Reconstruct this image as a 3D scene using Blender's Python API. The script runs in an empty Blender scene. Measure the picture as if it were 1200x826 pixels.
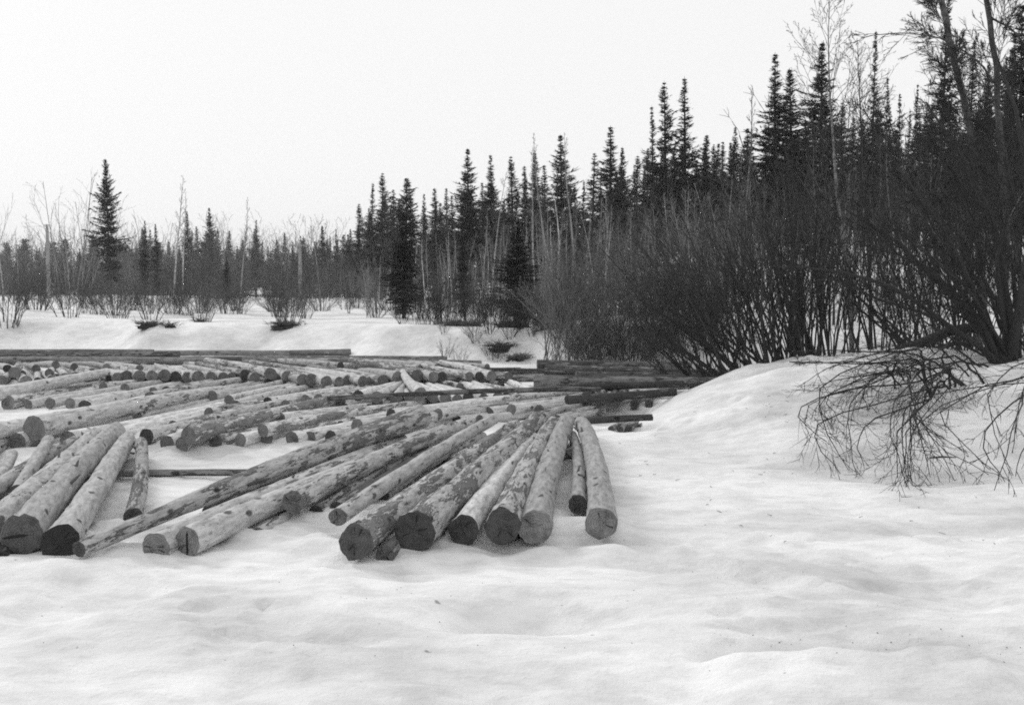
import bpy, math, random
import numpy as np
from mathutils import Vector, noise

# ------------------------------------------------------------------ camera, world, light
FPX, CAM_H, HORIZON = 1250.0, 1.65, 345.0          # focal length in photo pixels, eye height, horizon row
scene = bpy.context.scene
COL = scene.collection
PITCH = math.atan((413.0 - HORIZON) / FPX)
cam_data = bpy.data.cameras.new('camera')
cam = bpy.data.objects.new('camera', cam_data)
COL.objects.link(cam)
cam_data.sensor_fit = 'HORIZONTAL'
cam_data.sensor_width = 36.0
cam_data.lens = 36.0 * FPX / 1200.0
cam_data.clip_start = 0.1
cam_data.clip_end = 3000.0
cam.location = (0, 0, CAM_H)
cam.rotation_euler = (math.pi / 2 - PITCH, 0, 0)
scene.camera = cam

SUN_EL, SUN_AZ = math.radians(30), math.radians(318)
world = bpy.data.worlds.new('World')
scene.world = world
world.use_nodes = True
wn, wl = world.node_tree.nodes, world.node_tree.links
wn.clear()
sky = wn.new('ShaderNodeTexSky')
sky.sky_type = 'NISHITA'
sky.sun_disc = False
sky.sun_elevation = SUN_EL
sky.sun_rotation = SUN_AZ
bw = wn.new('ShaderNodeRGBToBW')
over = wn.new('ShaderNodeMix')                      # even overcast over the clear sky, black-and-white film
over.data_type = 'FLOAT'
over.inputs[0].default_value = 0.9
over.inputs[3].default_value = 10.2
bg = wn.new('ShaderNodeBackground')
bg.inputs['Strength'].default_value = 0.1
wo = wn.new('ShaderNodeOutputWorld')
wl.new(sky.outputs[0], bw.inputs[0])
wl.new(bw.outputs[0], over.inputs[2])
wl.new(over.outputs[0], bg.inputs['Color'])
wl.new(bg.outputs[0], wo.inputs[0])

sun_data = bpy.data.lights.new('sun', 'SUN')
sun_data.energy = 1.3
sun_data.angle = math.radians(14)
sun = bpy.data.objects.new('sun', sun_data)
COL.objects.link(sun)
sd = Vector((math.sin(SUN_AZ) * math.cos(SUN_EL), math.cos(SUN_AZ) * math.cos(SUN_EL), math.sin(SUN_EL)))
sun.rotation_euler = sd.to_track_quat('Z', 'Y').to_euler()

vs = scene.view_settings
scene.display_settings.display_device = 'sRGB'
vs.view_transform = 'Standard'
vs.look = 'None'
vs.exposure = 0.0
vs.gamma = 1.0
vs.use_curve_mapping = False
scene.render.engine = 'CYCLES'
scene.cycles.use_denoising = False
scene.cycles.max_bounces = 6
scene.cycles.filter_width = 1.85

# ------------------------------------------------------------------ helpers
def ray(px, py):
    u, v = (px - 600.0) / FPX, (413.0 - py) / FPX
    c, s = math.cos(PITCH), math.sin(PITCH)
    return Vector((u, c + v * s, -s + v * c))

def at(px, py, d):
    r = ray(px, py)
    return Vector((0, 0, CAM_H)) + r * (d / r.y)

def on_z(px, py, z=0.0):
    r = ray(px, py)
    return Vector((0, 0, CAM_H)) + r * ((z - CAM_H) / r.z)

def tag(o, label, cat, group=None, kind=None):
    o['label'] = label
    if cat: o['category'] = cat
    if group: o['group'] = group
    if kind: o['kind'] = kind
    return o

def empty(name, loc, rz=0.0):
    o = bpy.data.objects.new(name, None)
    o.empty_display_size = 0.2
    COL.objects.link(o)
    o.location = loc
    o.rotation_euler = (0, 0, rz)
    return o

def link(name, me, mat=None, parent=None):
    o = bpy.data.objects.new(name, me)
    COL.objects.link(o)
    if mat is not None and not me.materials: me.materials.append(mat)
    if parent is not None: o.parent = parent
    return o

def mesh_np(name, V, F, smooth=True):
    V = np.asarray(V, np.float32); F = np.asarray(F, np.int32)
    k = F.shape[1]
    me = bpy.data.meshes.new(name)
    me.vertices.add(len(V)); me.vertices.foreach_set('co', V.ravel())
    me.loops.add(F.size); me.loops.foreach_set('vertex_index', F.ravel())
    me.polygons.add(len(F)); me.polygons.foreach_set('loop_start', np.arange(len(F), dtype=np.int32) * k)
    me.polygons.foreach_set('use_smooth', np.full(len(F), smooth))
    me.update(calc_edges=True)
    return me

class Tubes:
    def __init__(self): self.t = []
    def add(self, pts, radii, sides=3): self.t.append((pts, radii, sides))
    def arrays(self):
        groups = {}
        for p, r, s in self.t: groups.setdefault((len(p), s), []).append((p, r))
        VV, FF, off = [], [], 0
        for (n, s), L in groups.items():
            P = np.array([[tuple(q) for q in p] for p, r in L]); R = np.array([r for p, r in L])
            K = len(L)
            T = np.gradient(P, axis=1); T /= np.linalg.norm(T, axis=2, keepdims=True) + 1e-9
            ax = P[:, -1] - P[:, 0]
            ref = np.where((np.abs(ax[:, 2]) > 0.8 * np.linalg.norm(ax, axis=1))[:, None], [1.0, 0.3, 0.0], [0.0, 0.0, 1.0])
            A = np.cross(T, ref[:, None, :]); A /= np.linalg.norm(A, axis=2, keepdims=True) + 1e-9
            B = np.cross(T, A)
            th = np.arange(s) * 2 * np.pi / s
            V = P[:, :, None] + R[:, :, None, None] * (np.cos(th)[None, None, :, None] * A[:, :, None] + np.sin(th)[None, None, :, None] * B[:, :, None])
            VV.append(V.reshape(-1, 3))
            i, j = np.meshgrid(np.arange(n - 1), np.arange(s), indexing='ij')
            a = i * s + j; b = i * s + (j + 1) % s
            q = np.stack([a, a + s, b + s, b], -1).reshape(-1, 4)
            FF.append((q[None] + (np.arange(K) * n * s)[:, None, None]).reshape(-1, 4) + off)
            off += K * n * s
        return np.concatenate(VV), np.concatenate(FF)
    def mesh(self, name, smooth=True):
        V, F = self.arrays()
        return mesh_np(name, V, F, smooth)

def _hash(ix, iy, seed):
    h = (ix * 374761393 + iy * 668265263 + seed * 974711) & 0x7fffffff
    h = ((h ^ (h >> 13)) * 1274126177) & 0x7fffffff
    return ((h ^ (h >> 16)) & 0xffff) / 65535.0

def vnoise(x, y, seed=0):
    ix = np.floor(x).astype(np.int64); iy = np.floor(y).astype(np.int64)
    fx = x - ix; fy = y - iy
    fx = fx * fx * fx * (fx * (fx * 6 - 15) + 10); fy = fy * fy * fy * (fy * (fy * 6 - 15) + 10)
    a = _hash(ix, iy, seed); b = _hash(ix + 1, iy, seed); c = _hash(ix, iy + 1, seed); d = _hash(ix + 1, iy + 1, seed)
    return (a + (b - a) * fx) * (1 - fy) + (c + (d - c) * fx) * fy

def fbm(x, y, seed=0, octv=4, gain=0.5):
    s, a, t = 0.0, 1.0, 0.0
    for k in range(octv):
        s = s + a * (vnoise(x * 2 ** k + 17.3 * k, y * 2 ** k - 9.1 * k, seed + k) - 0.5); t += a; a *= gain
    return s / t * 2

def sstep(a, b, x):
    t = np.clip((x - a) / (b - a), 0, 1)
    return t * t * (3 - 2 * t)

# ------------------------------------------------------------------ materials
def mat_new(name):
    m = bpy.data.materials.new(name); m.use_nodes = True
    nt = m.node_tree
    return m, nt, nt.nodes['Principled BSDF']

def N(nt, t, **kw):
    n = nt.nodes.new(t)
    for k, v in kw.items(): setattr(n, k, v)
    return n

def ramp(nt, src, stops):
    r = N(nt, 'ShaderNodeValToRGB')
    e = r.color_ramp.elements
    while len(e) < len(stops): e.new(0.5)
    for el, (p, c) in zip(e, stops):
        el.position = p; el.color = (c, c, c, 1)
    nt.links.new(src, r.inputs[0])
    return r.outputs[0]

def mathn(nt, op, a, b):
    n = N(nt, 'ShaderNodeMath', operation=op)
    for i, v in enumerate((a, b)):
        if isinstance(v, (int, float)): n.inputs[i].default_value = v
        else: nt.links.new(v, n.inputs[i])
    return n.outputs[0]

def noise_tex(nt, vec, scale, detail=4, rough=0.55, vscale=None):
    n = N(nt, 'ShaderNodeTexNoise')
    n.inputs['Scale'].default_value = scale
    n.inputs['Detail'].default_value = detail
    n.inputs['Roughness'].default_value = rough
    if vscale is not None:
        mp = N(nt, 'ShaderNodeMapping')
        mp.inputs['Scale'].default_value = vscale
        nt.links.new(vec, mp.inputs[0]); vec = mp.outputs[0]
    nt.links.new(vec, n.inputs['Vector'])
    return n.outputs[0]

def tone_attr(nt, name='tone'):
    a = N(nt, 'ShaderNodeAttribute', attribute_type='OBJECT', attribute_name=name)
    return a.outputs['Fac']

def bump(nt, bsdf, h, strength, dist):
    b = N(nt, 'ShaderNodeBump')
    b.inputs['Strength'].default_value = strength
    b.inputs['Distance'].default_value = dist
    nt.links.new(h, b.inputs['Height'])
    nt.links.new(b.outputs[0], bsdf.inputs['Normal'])

def make_snow():
    m, nt, b = mat_new('snow')
    g = N(nt, 'ShaderNodeNewGeometry').outputs['Position']
    n1 = noise_tex(nt, g, 0.42, 5, 0.6, (1.0, 1.5, 1.0))
    n2 = noise_tex(nt, g, 5.0, 6, 0.65, (0.8, 1.6, 1.0))
    n3 = noise_tex(nt, g, 26.0, 5, 0.7)
    base = ramp(nt, n1, [(0.34, 0.56), (0.57, 0.86)])
    fleck = ramp(nt, n2, [(0.34, 0.84), (0.56, 1.0)])
    # sparse fine debris frozen into old snow
    sp = noise_tex(nt, g, 16.0, 2, 0.5)
    spk = ramp(nt, sp, [(0.20, 0.45), (0.255, 1.0)])
    c = N(nt, 'ShaderNodeMix', data_type='RGBA', blend_type='MULTIPLY'); c.inputs[0].default_value = 1
    nt.links.new(base, c.inputs[6]); nt.links.new(fleck, c.inputs[7])
    c2 = N(nt, 'ShaderNodeMix', data_type='RGBA', blend_type='MULTIPLY'); c2.inputs[0].default_value = 1
    nt.links.new(c.outputs[2], c2.inputs[6]); nt.links.new(spk, c2.inputs[7])
    nt.links.new(c2.outputs[2], b.inputs['Base Color'])
    b.inputs['Roughness'].default_value = 0.75
    b.inputs['Specular IOR Level'].default_value = 0.25
    h = mathn(nt, 'ADD', mathn(nt, 'MULTIPLY', n2, 1.0), mathn(nt, 'MULTIPLY', n3, 0.45))
    bump(nt, b, h, 0.5, 0.05)
    return m

def make_bark():
    m, nt, b = mat_new('log_bark')
    v = N(nt, 'ShaderNodeAttribute', attribute_name='logco').outputs['Vector']
    tone = tone_attr(nt); patch = tone_attr(nt, 'patch')
    fine = noise_tex(nt, v, 26.0, 5, 0.7, (1, 1, 0.22))
    grain = noise_tex(nt, v, 9.0, 6, 0.7, (1, 1, 0.35))
    big = mathn(nt, 'ADD', mathn(nt, 'MULTIPLY', noise_tex(nt, v, 5.0, 7, 0.75, (1.5, 1.5, 0.26)), 0.55), mathn(nt, 'MULTIPLY', noise_tex(nt, v, 21.0, 6, 0.75, (1.0, 1.0, 0.16)), 0.45))
    msk = mathn(nt, 'ADD', big, patch)
    mask = ramp(nt, msk, [(0.503, 0.0), (0.525, 1.0)])
    pale = mathn(nt, 'MULTIPLY', ramp(nt, fine, [(0.32, 0.62), (0.62, 1.35)]), tone)
    dark = mathn(nt, 'MULTIPLY', ramp(nt, grain, [(0.30, 0.28), (0.70, 0.72)]), mathn(nt, 'MULTIPLY', tone, 0.85))
    mix = N(nt, 'ShaderNodeMix', data_type='FLOAT')
    nt.links.new(mask, mix.inputs[0]); nt.links.new(pale, mix.inputs[2]); nt.links.new(dark, mix.inputs[3])
    fl = ramp(nt, noise_tex(nt, v, 60.0, 2, 0.5, (1, 1, 0.5)), [(0.27, 0.35), (0.36, 1.0)])
    vo = N(nt, 'ShaderNodeTexVoronoi'); vo.inputs['Scale'].default_value = 6.0
    mpk = N(nt, 'ShaderNodeMapping'); mpk.inputs['Scale'].default_value = (1, 1, 0.55)
    nt.links.new(v, mpk.inputs[0]); nt.links.new(mpk.outputs[0], vo.inputs['Vector'])
    knots = ramp(nt, vo.outputs['Distance'], [(0.10, 0.22), (0.17, 1.0)])
    out = mathn(nt, 'MULTIPLY', mathn(nt, 'MULTIPLY', mix.outputs[0], fl), knots)
    nt.links.new(out, b.inputs['Base Color'])
    b.inputs['Roughness'].default_value = 0.85
    b.inputs['Specular IOR Level'].default_value = 0.2
    h = mathn(nt, 'ADD', mathn(nt, 'MULTIPLY', mask, 0.7), mathn(nt, 'MULTIPLY', grain, 0.8))
    bump(nt, b, h, 1.0, 0.02)
    return m

def make_cut():
    m, nt, b = mat_new('log_cut_wood')
    v = N(nt, 'ShaderNodeAttribute', attribute_name='logco').outputs['Vector']
    tone = tone_attr(nt)
    w = N(nt, 'ShaderNodeTexWave', wave_type='RINGS', rings_direction='Z')
    w.inputs['Scale'].default_value = 19; w.inputs['Distortion'].default_value = 5.0; w.inputs['Detail'].default_value = 2
    nt.links.new(v, w.inputs['Vector'])
    rings = ramp(nt, w.outputs[1], [(0.0, 0.78), (1.0, 1.10)])
    blot = ramp(nt, noise_tex(nt, v, 11, 6, 0.75), [(0.32, 0.35), (0.5, 0.95), (0.7, 1.35)])
    c = mathn(nt, 'MULTIPLY', mathn(nt, 'MULTIPLY', rings, blot), tone)
    nt.links.new(c, b.inputs['Base Color'])
    b.inputs['Roughness'].default_value = 0.8
    bump(nt, b, noise_tex(nt, v, 40, 4, 0.6, (1, 0.2, 1)), 0.5, 0.006)
    return m

def make_simple(name, lo, hi, scale=6.0, rough=0.85, toned=False, stretch=None, bmp=0.0):
    m, nt, b = mat_new(name)
    v = N(nt, 'ShaderNodeTexCoord').outputs['Object']
    n = noise_tex(nt, v, scale, 5, 0.65, stretch)
    c = ramp(nt, n, [(0.3, lo), (0.7, hi)])
    if toned:
        c = mathn(nt, 'MULTIPLY', c, tone_attr(nt))
    nt.links.new(c, b.inputs['Base Color'])
    b.inputs['Roughness'].default_value = rough
    b.inputs['Specular IOR Level'].default_value = 0.15
    if bmp: bump(nt, b, n, bmp, 0.02)
    return m

M_SNOW = make_snow()
M_BARK = make_bark()
M_CUT = make_cut()
M_TWIG = make_simple('bare_twig', 0.75, 1.2, 3.0, toned=True)
M_NEEDLE = make_simple('spruce_needle', 0.65, 1.4, 0.9, toned=True)
M_TRUNK = make_simple('conifer_trunk', 0.7, 1.3, 7.0, toned=True, stretch=(1, 1, 0.2), bmp=0.6)
M_BIRCH = make_simple('birch_bark', 0.30, 1.15, 6.0, toned=True, stretch=(1, 1, 2.6), bmp=0.3)
M_EARTH = make_simple('bare_earth', 0.02, 0.07, 9.0, bmp=0.8)
M_DRYGRASS = make_simple('dry_grass', 0.05, 0.16, 5.0)
M_WOODPOLE = make_simple('weathered_pole', 0.22, 0.34, 5.0, stretch=(1, 1, 0.15))
M_CARPAINT = make_simple('pale_car_paint', 0.80, 0.86, 2.0, rough=0.35)
M_GLASS = make_simple('car_glass', 0.02, 0.03, 2.0, rough=0.1)
M_TYRE = make_simple('rubber', 0.02, 0.03, 4.0)
M_CERAMIC = make_simple('insulator', 0.55, 0.65, 4.0, rough=0.3)

# ------------------------------------------------------------------ terrain
SHORE_X = np.array([-200, -60, -14.4, -6.7, -2.6, 0.0, 2.9, 5.0, 7.0, 10.0, 14.0, 22.0, 60.0, 200])
SHORE_Y = np.array([48, 36, 30.2, 28.2, 26.9, 25.0, 23.6, 21.8, 19.8, 17.0, 14.5, 11.0, 2.0, -10])
FOOT = [(6.5, 21.0), (5.0, 20.3), (3.6, 19.0), (2.75, 17.4), (1.95, 15.2), (1.5, 13.4), (2.3, 11.2), (3.6, 9.9), (5.5, 8.8), (9.0, 7.6), (16.0, 5.5), (40, 0)]

def shore_y(x): return np.interp(x, SHORE_X, SHORE_Y)

def foot_dist(x, y):
    """signed distance to the near snow bank's foot, positive up on the bank"""
    best = np.full(np.shape(x), 1e9); sign = np.ones(np.shape(x))
    for (ax, ay), (bx, by) in zip(FOOT[:-1], FOOT[1:]):
        dx, dy = bx - ax, by - ay
        t = np.clip(((x - ax) * dx + (y - ay) * dy) / (dx * dx + dy * dy), 0, 1)
        ex, ey = x - (ax + t * dx), y - (ay + t * dy)
        d = np.hypot(ex, ey)
        s = np.where(dx * (y - ay) - dy * (x - ax) > 0, 1.0, -1.0)
        upd = d < best - 1e-9
        best = np.where(upd, d, best); sign = np.where(upd, s, sign)
    return best * sign

def height(x, y, detail=True):
    x = np.asarray(x, float); y = np.asarray(y, float)
    s = y - shore_y(x) + 0.9 * fbm(x / 3.1, y / 7.0, 5, 3)
    bank = 0.84 * sstep(0, 1.9, s + 0.35 * fbm(x / 1.3, y / 2.0, 15, 3)) ** 0.8
    left = 1 - sstep(-4, 8, x - 0.12 * y)
    bank = bank + left * (0.42 * sstep(4, 62, s) - 0.95 * sstep(78, 125, s))
    bank = bank + 0.25 * sstep(-11, -18, x + 0.2 * (y - 33)) * sstep(0.5, 5, s)
    hill = sstep(-1.0, 11.0, x - 0.10 * (y - 25))
    bank = bank + hill * (0.105 * np.clip(s - 1, 0, 22) + 0.06 * np.clip(s - 23, 0, 90))
    bank = bank + (1 - hill) * (1 - left) * 0.012 * np.clip(s, 0, 60)
    bank = bank + sstep(0, 3, s) * 0.16 * fbm(x / 4.0, y / 4.0, 11, 4)
    bank = bank + 1.0 * np.exp(-(((x + 40) / 16) ** 2 + ((y - 168) / 8) ** 2))      # road embankment
    fd = foot_dist(x, y)
    sc = 1.45 + 4.0 * sstep(14.2, 10.0, y) 
    near = 0.82 * (1 - np.exp(-np.clip(fd, 0, None) / sc)) + sstep(0.2, 2.5, fd) * (0.20 * fbm(x / 1.9, y / 1.5, 23, 3) + 0.13 * fbm(x / 0.7, y / 0.5, 29, 4))
    near = near + 0.20 * np.exp(-(((x - 5.2) / 1.5) ** 2 + ((y - 11.0) / 0.7) ** 2)) - 0.10 * np.exp(-(((x - 4.6) / 1.0) ** 2 + ((y - 12.6) / 0.6) ** 2)) * sstep(0, 1, fd)
    z = np.maximum(bank, near) + 0.12 * np.minimum(bank, near)
    if detail:
        nearw = sstep(26, 10, y)
        z = z + nearw * (0.07 * fbm(x / 1.6, y / 1.1, 31, 4) + 0.036 * fbm(x / 0.6, y / 0.34, 37, 4, 0.55))
        # wind-packed ridges and melt hollows in front of the logs
        w = sstep(9.5, 7.0, y) * sstep(2.0, 4.0, y)
        z = z + w * (0.05 * fbm(x / 2.6 + 0.3 * y, y / 0.8, 41, 3) - 0.05 * sstep(0.30, 0.55, fbm(x / 1.1, y / 0.7, 47, 2)))
        z = z - 0.17 * np.exp(-(((x - 0.05) / 0.50) ** 2 + ((y - 5.35) / 0.22) ** 2)) - 0.06 * np.exp(-(((x - 1.0) / 0.5) ** 2 + ((y - 6.4) / 0.16) ** 2))
        # broken crust: a shallow step running across the lower right
        ly = 4.68 + 0.18 * (x - 1.5) + 0.10 * np.sin(x * 2.6) + 0.10 * fbm(x / 0.5, y / 0.5, 53, 2)
        ww = sstep(0.75, 1.05, x) * sstep(2.3, 1.9, x)
        z = z + 0.085 * ww * sstep(-0.035, 0.035, ly - y) * sstep(1.3, 0.1, ly - y)
        z = z - 0.10 * ww * np.exp(-((y - ly - 0.07) / 0.07) ** 2)
        rid = 5.9 - 0.9 * (x - 1.4)
        z = z + 0.03 * sstep(1.1, 1.3, x) * sstep(2.2, 1.9, x) * sstep(-0.04, 0.04, y - rid) * sstep(0.9, 0.1, y - rid)
        crust = sstep(0.0, 0.35, fbm(x / 1.3 + 5, y / 1.0, 83, 2)) * nearw
        z = z + crust * (0.022 * sstep(0.10, 0.30, fbm(x / 0.26, y / 0.17, 85, 3)) - 0.018 * sstep(0.15, 0.35, fbm(x / 0.22 + 9, y / 0.16, 87, 2)))
        z = z + 0.006 * fbm(x / 0.12, y / 0.12, 61, 2) * nearw
    return z

def h1(x, y): return float(height(np.array([x]), np.array([y]))[0])

def spaced(lo, hi, core_lo, core_hi, step, grow):
    core = list(np.arange(core_lo, core_hi + 1e-6, step))
    up, s = [core[-1]], step
    while up[-1] < hi: s *= grow; up.append(up[-1] + s)
    dn, s = [core[0]], step
    while dn[-1] > lo: s *= grow; dn.append(dn[-1] - s)
    return np.array(dn[::-1][:-1] + core + up[1:])

def build_ground():
    xs = spaced(-700, 700, -6.5, 8.0, 0.055, 1.055)
    ys = spaced(-60, 1500, 3.6, 13.5, 0.045, 1.028)
    X, Y = np.meshgrid(xs, ys)
    Z = height(X, Y)
    # snow drifted against the logs in front
    sel = (np.abs(X) < 7) & (Y > 4) & (Y < 14)
    xs_, ys_ = X[sel], Y[sel]
    best = np.full(xs_.shape, 9.0)
    for l in LOGS:
        if l['a'].y > 13.5 or l['name'] != 'log': continue
        ax_, ay_ = l['a'].x, l['a'].y; dx, dy = l['b'].x - ax_, l['b'].y - ay_
        t = np.clip(((xs_ - ax_) * dx + (ys_ - ay_) * dy) / (dx * dx + dy * dy), -0.02, 1.02)
        r_ = l['ra'] + (l['rb'] - l['ra']) * t
        best = np.minimum(best, np.hypot(xs_ - ax_ - t * dx, ys_ - ay_ - t * dy) - r_)
    nn = fbm(xs_ / 0.35, ys_ / 0.35, 71, 3)
    Z[sel] += np.exp(-(np.clip(best, 0, None) / 0.16) ** 2) * (0.02 + 0.06 * nn)
    V = np.stack([X, Y, Z], -1).reshape(-1, 3)
    nx, ny = len(xs), len(ys)
    i, j = np.meshgrid(np.arange(ny - 1), np.arange(nx - 1), indexing='ij')
    a = (i * nx + j).ravel()
    F = np.stack([a, a + 1, a + nx + 1, a + nx], -1)
    o = link('snow_ground', mesh_np('snow_ground', V, F), M_SNOW)
    tag(o, 'old snow over the river ice, the banks and the slope under the wood', None, kind='structure')

# ------------------------------------------------------------------ logs
rng = random.Random(7)
LOGS = []      # dict: a (butt), b (far end), ra, rb, tone, cut, label, group, ...

def add_log(a, b, ra, rb, label, group, tone=0.36, patch=0.0, cut=0.17, cutb=None, w=1.0, near=False, name='log', kinked=0.0, cat='log'):
    LOGS.append(dict(a=Vector(a), b=Vector(b), ra=ra, rb=rb, label=label, group=group, tone=tone, patch=patch,
                     cut=cut, cutb=cut if cutb is None else cutb, w=w, near=near, name=name, kink=kinked, cat=cat))

def px_log(butt, dpx, far, dfar, label, za=0.0, zb=0.0, group='logs lying in the near fan', **kw):
    """butt centre in photo pixels, diameter in pixels there; the log lies on the ice unless za / zb lift it"""
    d = FPX * (CAM_H - za) / (butt[1] - HORIZON + dpx / 2)
    ra = dpx * d / FPX / 2
    a = on_z(butt[0], butt[1], za + ra)
    rb = ra * 0.75
    for _ in range(3):
        b = on_z(far[0], far[1], zb + rb)
        rb = dfar * b.y / FPX / 2
    add_log(a, b, ra, rb, label, group, near=True, **kw)

G1 = 'logs in the near fan'
px_log((701, 622), 35, (676, 506), 17, 'smooth grey log with a clean pale butt, outermost on the snow side of the fan', tone=0.30, patch=-0.12, cut=0.20)
px_log((676, 603), 20, (668, 518), 10, 'thin pole with a dark butt between the two outermost logs of the fan', tone=0.27, patch=-0.10, cut=0.05)
px_log((627, 625), 37, (659, 508), 18, 'grey log with a round pale butt beside the thin dark-ended pole', tone=0.29, patch=-0.04, cut=0.21)
px_log((584, 628), 39, (648, 506), 18, 'log with a black-rimmed wet butt between the pale log and the round pale butt', tone=0.36, patch=0.02, cut=0.06)
px_log((543, 629), 33, (626, 524), 14, 'peeled whitish log with a wet dark butt in the middle of the fan', tone=0.52, patch=-0.16, cut=0.045)
px_log((494, 632), 45, (636, 503), 20, 'thickest log of the fan with a dark ringed butt', tone=0.36, patch=0.02, cut=0.05)
px_log((452, 650), 20, (575, 545), 12, 'thin stub wedged low between the thickest log and its patchy neighbour', tone=0.30, patch=0.06, cut=0.09)
px_log((420, 645), 38, (612, 510), 18, 'patchy log with a dark slanted butt reaching farthest towards the camera in the fan', tone=0.42, patch=0.03, cut=0.07)
px_log((393, 626), 21, (575, 508), 13, 'split pale log with a ragged butt behind the patchy dark-ended log', tone=0.38, patch=-0.03, cut=0.13)
px_log((413, 598), 17, (540, 528), 12, 'slim log with a black butt just behind the ragged split log', tone=0.26, patch=0.08, cut=0.05)
px_log((397, 600), 18, (505, 540), 13, 'short dark-ended log tucked beside the slim black-butted one', tone=0.27, patch=0.06, cut=0.05)
px_log((342, 607), 25, (545, 513), 16, 'log with a round mid-grey butt standing free between the two halves of the fan', tone=0.40, patch=0.0, cut=0.15)
px_log((222, 643), 32, (520, 520), 18, 'long pale log with a vertical crack in its butt at the left of the fan', tone=0.44, patch=-0.05, cut=0.19)
px_log((181, 646), 31, (470, 528), 18, 'long log with an uncracked pale butt next to the cracked one', tone=0.42, patch=-0.02, cut=0.18)
px_log((96, 652), 19, (496, 497), 28, 'long dark mottled pole lying across the top with its thick end far away', za=0.05, zb=0.18, tone=0.36, patch=0.025, cut=0.07, cutb=0.08)
px_log((243, 606), 15, (420, 540), 12, 'dark thin log showing only its tip between the mottled pole and the pale logs', tone=0.24, patch=0.1, cut=0.045)
px_log((447, 588), 14, (566, 520), 10, 'thin filler log between the patchy log and the slim black-butted one', tone=0.36, patch=0.0, cut=0.08)
px_log((372, 603), 14, (500, 536), 10, 'thin log beside the round mid-grey butt', tone=0.34, patch=0.02, cut=0.05)
px_log((302, 626), 15, (452, 556), 11, 'short thin log tucked below the long pale cracked one', tone=0.40, patch=0.0, cut=0.1)
G2 = 'logs at the left edge'
px_log((22, 638), 45, (131, 512), 22, 'thick grey log with a cracked butt at the left edge', tone=0.33, patch=-0.10, cut=0.10, group=G2)
px_log((71, 645), 39, (149, 523), 19, 'smooth pale log with a black butt beside the thick cracked one', tone=0.38, patch=-0.15, cut=0.02, group=G2)
px_log((-22, 640), 36, (112, 517), 18, 'speckled log running out of the left edge behind the thick cracked one', tone=0.38, patch=-0.03, cut=0.1, group=G2)
px_log((-60, 625), 26, (92, 524), 14, 'thin speckled log nearest the far side of the left-edge bundle', tone=0.33, patch=0.0, cut=0.1, group=G2)
px_log((2, 658), 22, (60, 560), 14, 'dark wet log half hidden under the thick cracked one', tone=0.10, patch=0.12, cut=0.02, group=G2)
px_log((26, 592), 16, (52, 535), 14, 'short thin log leaning over the crossing pole at the left edge', tone=0.34, patch=-0.05, cut=0.06, zb=0.05, group=G2)
px_log((1, 582), 14, (17, 540), 11, 'short log with a black butt cut by the left edge', tone=0.36, patch=-0.05, cut=0.02, group=G2)
px_log((-28, 560), 18, (16, 516), 13, 'log end poking in at the left edge above the crossing pole', tone=0.30, patch=0.0, cut=0.1, group=G2)
px_log((156, 609), 20, (165, 522), 14, 'lone rough log with a dark butt pointing straight back across the crossing pole', tone=0.30, patch=0.02, cut=0.06, zb=0.06, group=G2)
px_log((-40, 560), 9, (352, 554), 8, 'slim pole lying crosswise behind the left-edge bundle', tone=0.22, patch=0.02, cut=0.08, group='crossing poles', w=0.15, name='boom_pole', cat='pole')
px_log((380, 549), 10, (699, 534), 11, 'slim pole lying crosswise under the fan with its end showing on the snow', tone=0.20, patch=0.05, cut=0.06, group='crossing poles', w=0.15, name='boom_pole', cat='pole')

ORD = ['first', 'second', 'third', 'fourth', 'fifth', 'sixth', 'seventh', 'eighth', 'ninth', 'tenth', 'eleventh', 'twelfth', 'thirteenth',
       'fourteenth', 'fifteenth', 'sixteenth', 'seventeenth', 'eighteenth', 'nineteenth', 'twentieth']
TENS = {2: 'twenty', 3: 'thirty', 4: 'forty', 5: 'fifty', 6: 'sixty', 7: 'seventy'}
def ordinal(n):
    if n < 20: return ORD[n]
    t, u = divmod(n + 1, 10)
    return TENS[t][:-1] + 'ieth' if u == 0 else TENS[t] + '-' + ORD[u - 1]

def row_of_logs(butts, heading, length, where, group, tone=0.36, z=0.0):
    """butts: (px, py, diameter px); heading: degrees from straight back, + = to the right"""
    for k, (px, py, dp) in enumerate(butts):
        d = FPX * (CAM_H - z) / (py - HORIZON + dp / 2)
        r = dp * d / FPX / 2
        a = on_z(px, py, z + r)
        h = math.radians((heading(px) if callable(heading) else heading) + rng.gauss(0, 2.0))
        L = length * rng.uniform(0.88, 1.2)
        rb = r * rng.uniform(0.55, 0.75)
        b = Vector((a.x + math.sin(h) * L, a.y + math.cos(h) * L, rb + z))
        add_log(a, b, r, rb, '%s log from the left in %s' % (ordinal(k), where), group,
                tone=tone * rng.uniform(0.82, 1.22), patch=rng.uniform(-0.16, 0.02), cut=rng.choice([0.17, 0.15, 0.2, 0.13, 0.05]))

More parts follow.
